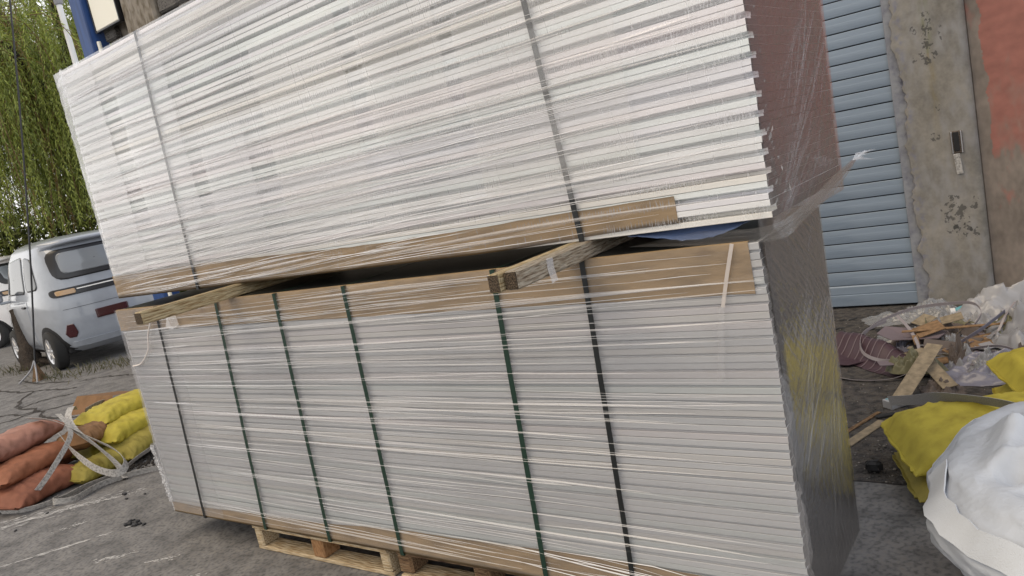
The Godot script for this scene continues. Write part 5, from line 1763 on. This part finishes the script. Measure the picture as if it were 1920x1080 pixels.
	strap_thing("packing_strap", "pale packing strap looping round the purple sheet", M.pale_strap, [Vector3(-0.52, 0.02, -2.74), Vector3(-0.44, 0.10, -3.0), Vector3(-0.26, 0.15, -3.14), Vector3(-0.06, 0.17, -3.16), Vector3(0.08, 0.18, -3.10), Vector3(0.13, 0.16, -2.96), Vector3(0.10, 0.12, -2.84)], [U, U, Vector3(0, 1, 0.6)], 0.018, sg)
	strap_thing("packing_strap", "pale packing strap curving down over the purple sheet's left side", M.pale_strap, [Vector3(-0.36, 0.13, -2.98), Vector3(-0.45, 0.12, -2.78), Vector3(-0.42, 0.07, -2.58), Vector3(-0.28, 0.06, -2.45), Vector3(-0.10, 0.085, -2.46), Vector3(0.04, 0.10, -2.5)], [U, Vector3(0.5, 1, 0), U], 0.018, sg)
	strap_thing("packing_strap", "pale packing strap lying in front of the purple sheet", M.pale_strap, [Vector3(-0.56, 0.012, -2.36), Vector3(-0.40, 0.012, -2.28), Vector3(-0.22, 0.02, -2.28), Vector3(-0.08, 0.06, -2.36)], [Vector3(0.2, 0.5, 1)], 0.018, sg)
	strap_thing("packing_strap", "pale packing strap crossing the purple ridge lengthwise", M.pale_strap, [Vector3(-0.30, 0.16, -2.98), Vector3(-0.20, 0.15, -2.74), Vector3(-0.12, 0.11, -2.50), Vector3(-0.10, 0.05, -2.26)], [Vector3(1, 0.4, 0)], 0.016, sg)
	strap_thing("packing_strap", "lilac packing strap rising behind the folded yellow sack", M.poly_lilac, [Vector3(0.06, 0.10, -2.62), Vector3(0.16, 0.16, -2.66), Vector3(0.26, 0.22, -2.76)], [Vector3(0, 1, 0.5)], 0.022, sg)
	strap_thing("packing_strap", "thin pale strap arching over the lilac film", M.pale_strap, [Vector3(0.12, 0.12, -2.44), Vector3(0.26, 0.15, -2.38), Vector3(0.38, 0.13, -2.26), Vector3(0.46, 0.08, -2.14)], [Vector3(0, 1, 0.5)], 0.014, sg)
	strap_thing("packing_strap", "thin pale strap hanging over the olive netting", M.pale_strap, [Vector3(0.30, 0.24, -2.86), Vector3(0.26, 0.20, -2.74), Vector3(0.22, 0.13, -2.68), Vector3(0.16, 0.12, -2.64)], [Vector3(1, 0.3, 0)], 0.012, sg)
	# bits of dark sheeting scattered under the shutter
	for k in 46:
		var at := Vector3(rng.randf_range(-0.86, -0.40), 0.005, rng.randf_range(-3.55, -2.88))
		if k > 34:
			at = Vector3(rng.randf_range(-0.45, -0.1), 0.005, rng.randf_range(-3.6, -3.2))
		var s := rng.randf_range(0.012, 0.042)
		var pts := []
		for i in 6:
			var a := TAU * i / 6 + rng.randf_range(-0.3, 0.3)
			pts.append(Vector2(cos(a) * s * rng.randf_range(0.6, 1.4), sin(a) * s * rng.randf_range(0.3, 0.8)))
		single("dark_flake", flat_piece(pts, 0.002, rng.randf_range(0.0, 0.012)), M.flake, "small black flake of sheeting scattered on the ground below the shutter", "flake", at, rng.randf() * TAU, "black flakes below the shutter")
	# small box, bottle cap and stone
	mb = MB.new()
	mb.box(Vector3(0, 0.02, 0), Vector3(0.10, 0.04, 0.06), 0.003)
	var bx := thing("printed_box", "small pale printed box beside the tan strips", "box", Vector3(-0.15, 0.004, -1.94), 0.9)
	part("carton", mb, M.poly_white, bx)
	mb = MB.new()
	for r in 3:
		for i in 3:
			mb.box(Vector3(-0.03 + i * 0.028, 0.0405, -0.017 + r * 0.017), Vector3(0.018, 0.001, 0.009), 0.0003)
	part("print", mb, M.cyan, bx)
	var bt := thing("plastic_bottle", "turquoise plastic bottle end poking out of the grey plastic heap", "bottle", Vector3(0.02, 0.11, -3.22), 0.3)
	mb = MB.new()
	mb.tube(PackedVector3Array([Vector3(-0.05, 0.0, 0), Vector3(-0.045, 0.0, 0), Vector3(-0.02, 0, 0), Vector3(0.04, 0.0, 0), Vector3(0.09, 0, 0)]), PackedFloat32Array([0.014, 0.018, 0.026, 0.034, 0.034]), 14)
	part("body", mb, M.cyan, bt)
	mb = MB.new()
	mb.tube(PackedVector3Array([Vector3(-0.075, 0, 0), Vector3(-0.05, 0.0, 0)]), PackedFloat32Array([0.02]), 14)
	part("cap", mb, M.white_paint, bt)

func build_small_things() -> void:
	rng.seed = 801
	# dark lump on the near edge of the dirt
	var mb := MB.new()
	mb.box(Vector3(0, 0.025, 0), Vector3(0.055, 0.05, 0.035), 0.012)
	for i in mb.v.size():
		mb.v[i] += Vector3(rng.randf_range(-1, 1), 0, rng.randf_range(-1, 1)) * 0.006
	single("dark_stone", mb, M.flake, "small dark block standing at the slab joint near the bundle's end", "stone", Vector3(-0.11, 0.004, -1.22), 0.3)
	mb = MB.new()
	mb.box(Vector3(0, 0.008, 0), Vector3(0.09, 0.014, 0.025), 0.004)
	single("dark_stone", mb, M.flake, "flat black sliver beside the yellow sack's corner", "stone", Vector3(-0.17, 0.004, -1.80), 0.6)
	# clod on the left concrete
	var cl := thing("mud_clod", "crumbled black mud clod on the concrete left of the pallets", "mud", Vector3(-3.66, 0, -0.01))
	for k in 14:
		mb = MB.new()
		var s := rng.randf_range(0.012, 0.035)
		mb.box(Vector3(rng.randfn(0, 0.045), s * 0.2, rng.randfn(0, 0.022)), Vector3(s, s * 0.45, s * 0.7), s * 0.15, Basis(Vector3.UP, rng.randf() * TAU))
		part("crumb", mb, M.flake, cl)
	for q in [[Vector3(-4.22, 0, -0.24), 0.022], [Vector3(-4.12, 0, -0.2), 0.014], [Vector3(-4.05, 0, -0.28), 0.012], [Vector3(-4.5, 0, 0.28), 0.012], [Vector3(-4.3, 0, 0.5), 0.01], [Vector3(-4.55, 0, 0.08), 0.014]]:
		mb = MB.new()
		mb.box(Vector3(0, q[1] * 0.3, 0), Vector3(q[1] * 1.6, q[1] * 0.6, q[1]), q[1] * 0.2, Basis(Vector3.UP, rng.randf() * TAU))
		single("pebble", mb, M.flake, "tiny black pebble on the concrete before the strapped pile", "pebble", q[0], 0.0, "black pebbles on the concrete")
	# loose white cord hanging from the far spacer down the lower bundle
	mb = MB.new()
	mb.tube(curve([Vector3(0.0, 0.0, 0.03), Vector3(-0.02, -0.02, 0.035), Vector3(-0.10, -0.10, 0.03), Vector3(-0.14, -0.17, 0.028), Vector3(-0.24, -0.235, 0.026), Vector3(-0.33, -0.25, 0.025)], 7), PackedFloat32Array([0.0035]), 6)
	single("cord", mb, M.cord, "loose white cord hanging in an arc on the lower bundle's far end", "cord", Vector3(-2.80, 1.16, -0.006))
	# scrap of torn film and wood under the far spacer
	mb = MB.new()
	mb.out(PackedVector3Array([Vector3(-0.05, 0, 0), Vector3(0.03, 0.01, 0.004), Vector3(0.05, -0.04, 0.01), Vector3(-0.02, -0.06, 0.006)]), Vector3(0, 0, -2))
	mb.out(PackedVector3Array([Vector3(-0.05, 0, 0), Vector3(-0.02, -0.06, 0.006), Vector3(-0.06, -0.045, 0.012)]), Vector3(0, 0, -2))
	single("film_scrap", mb, M.crease_soft, "scrap of torn white film stuck below the far spacer", "film scrap", Vector3(-2.66, 1.14, 0.016))
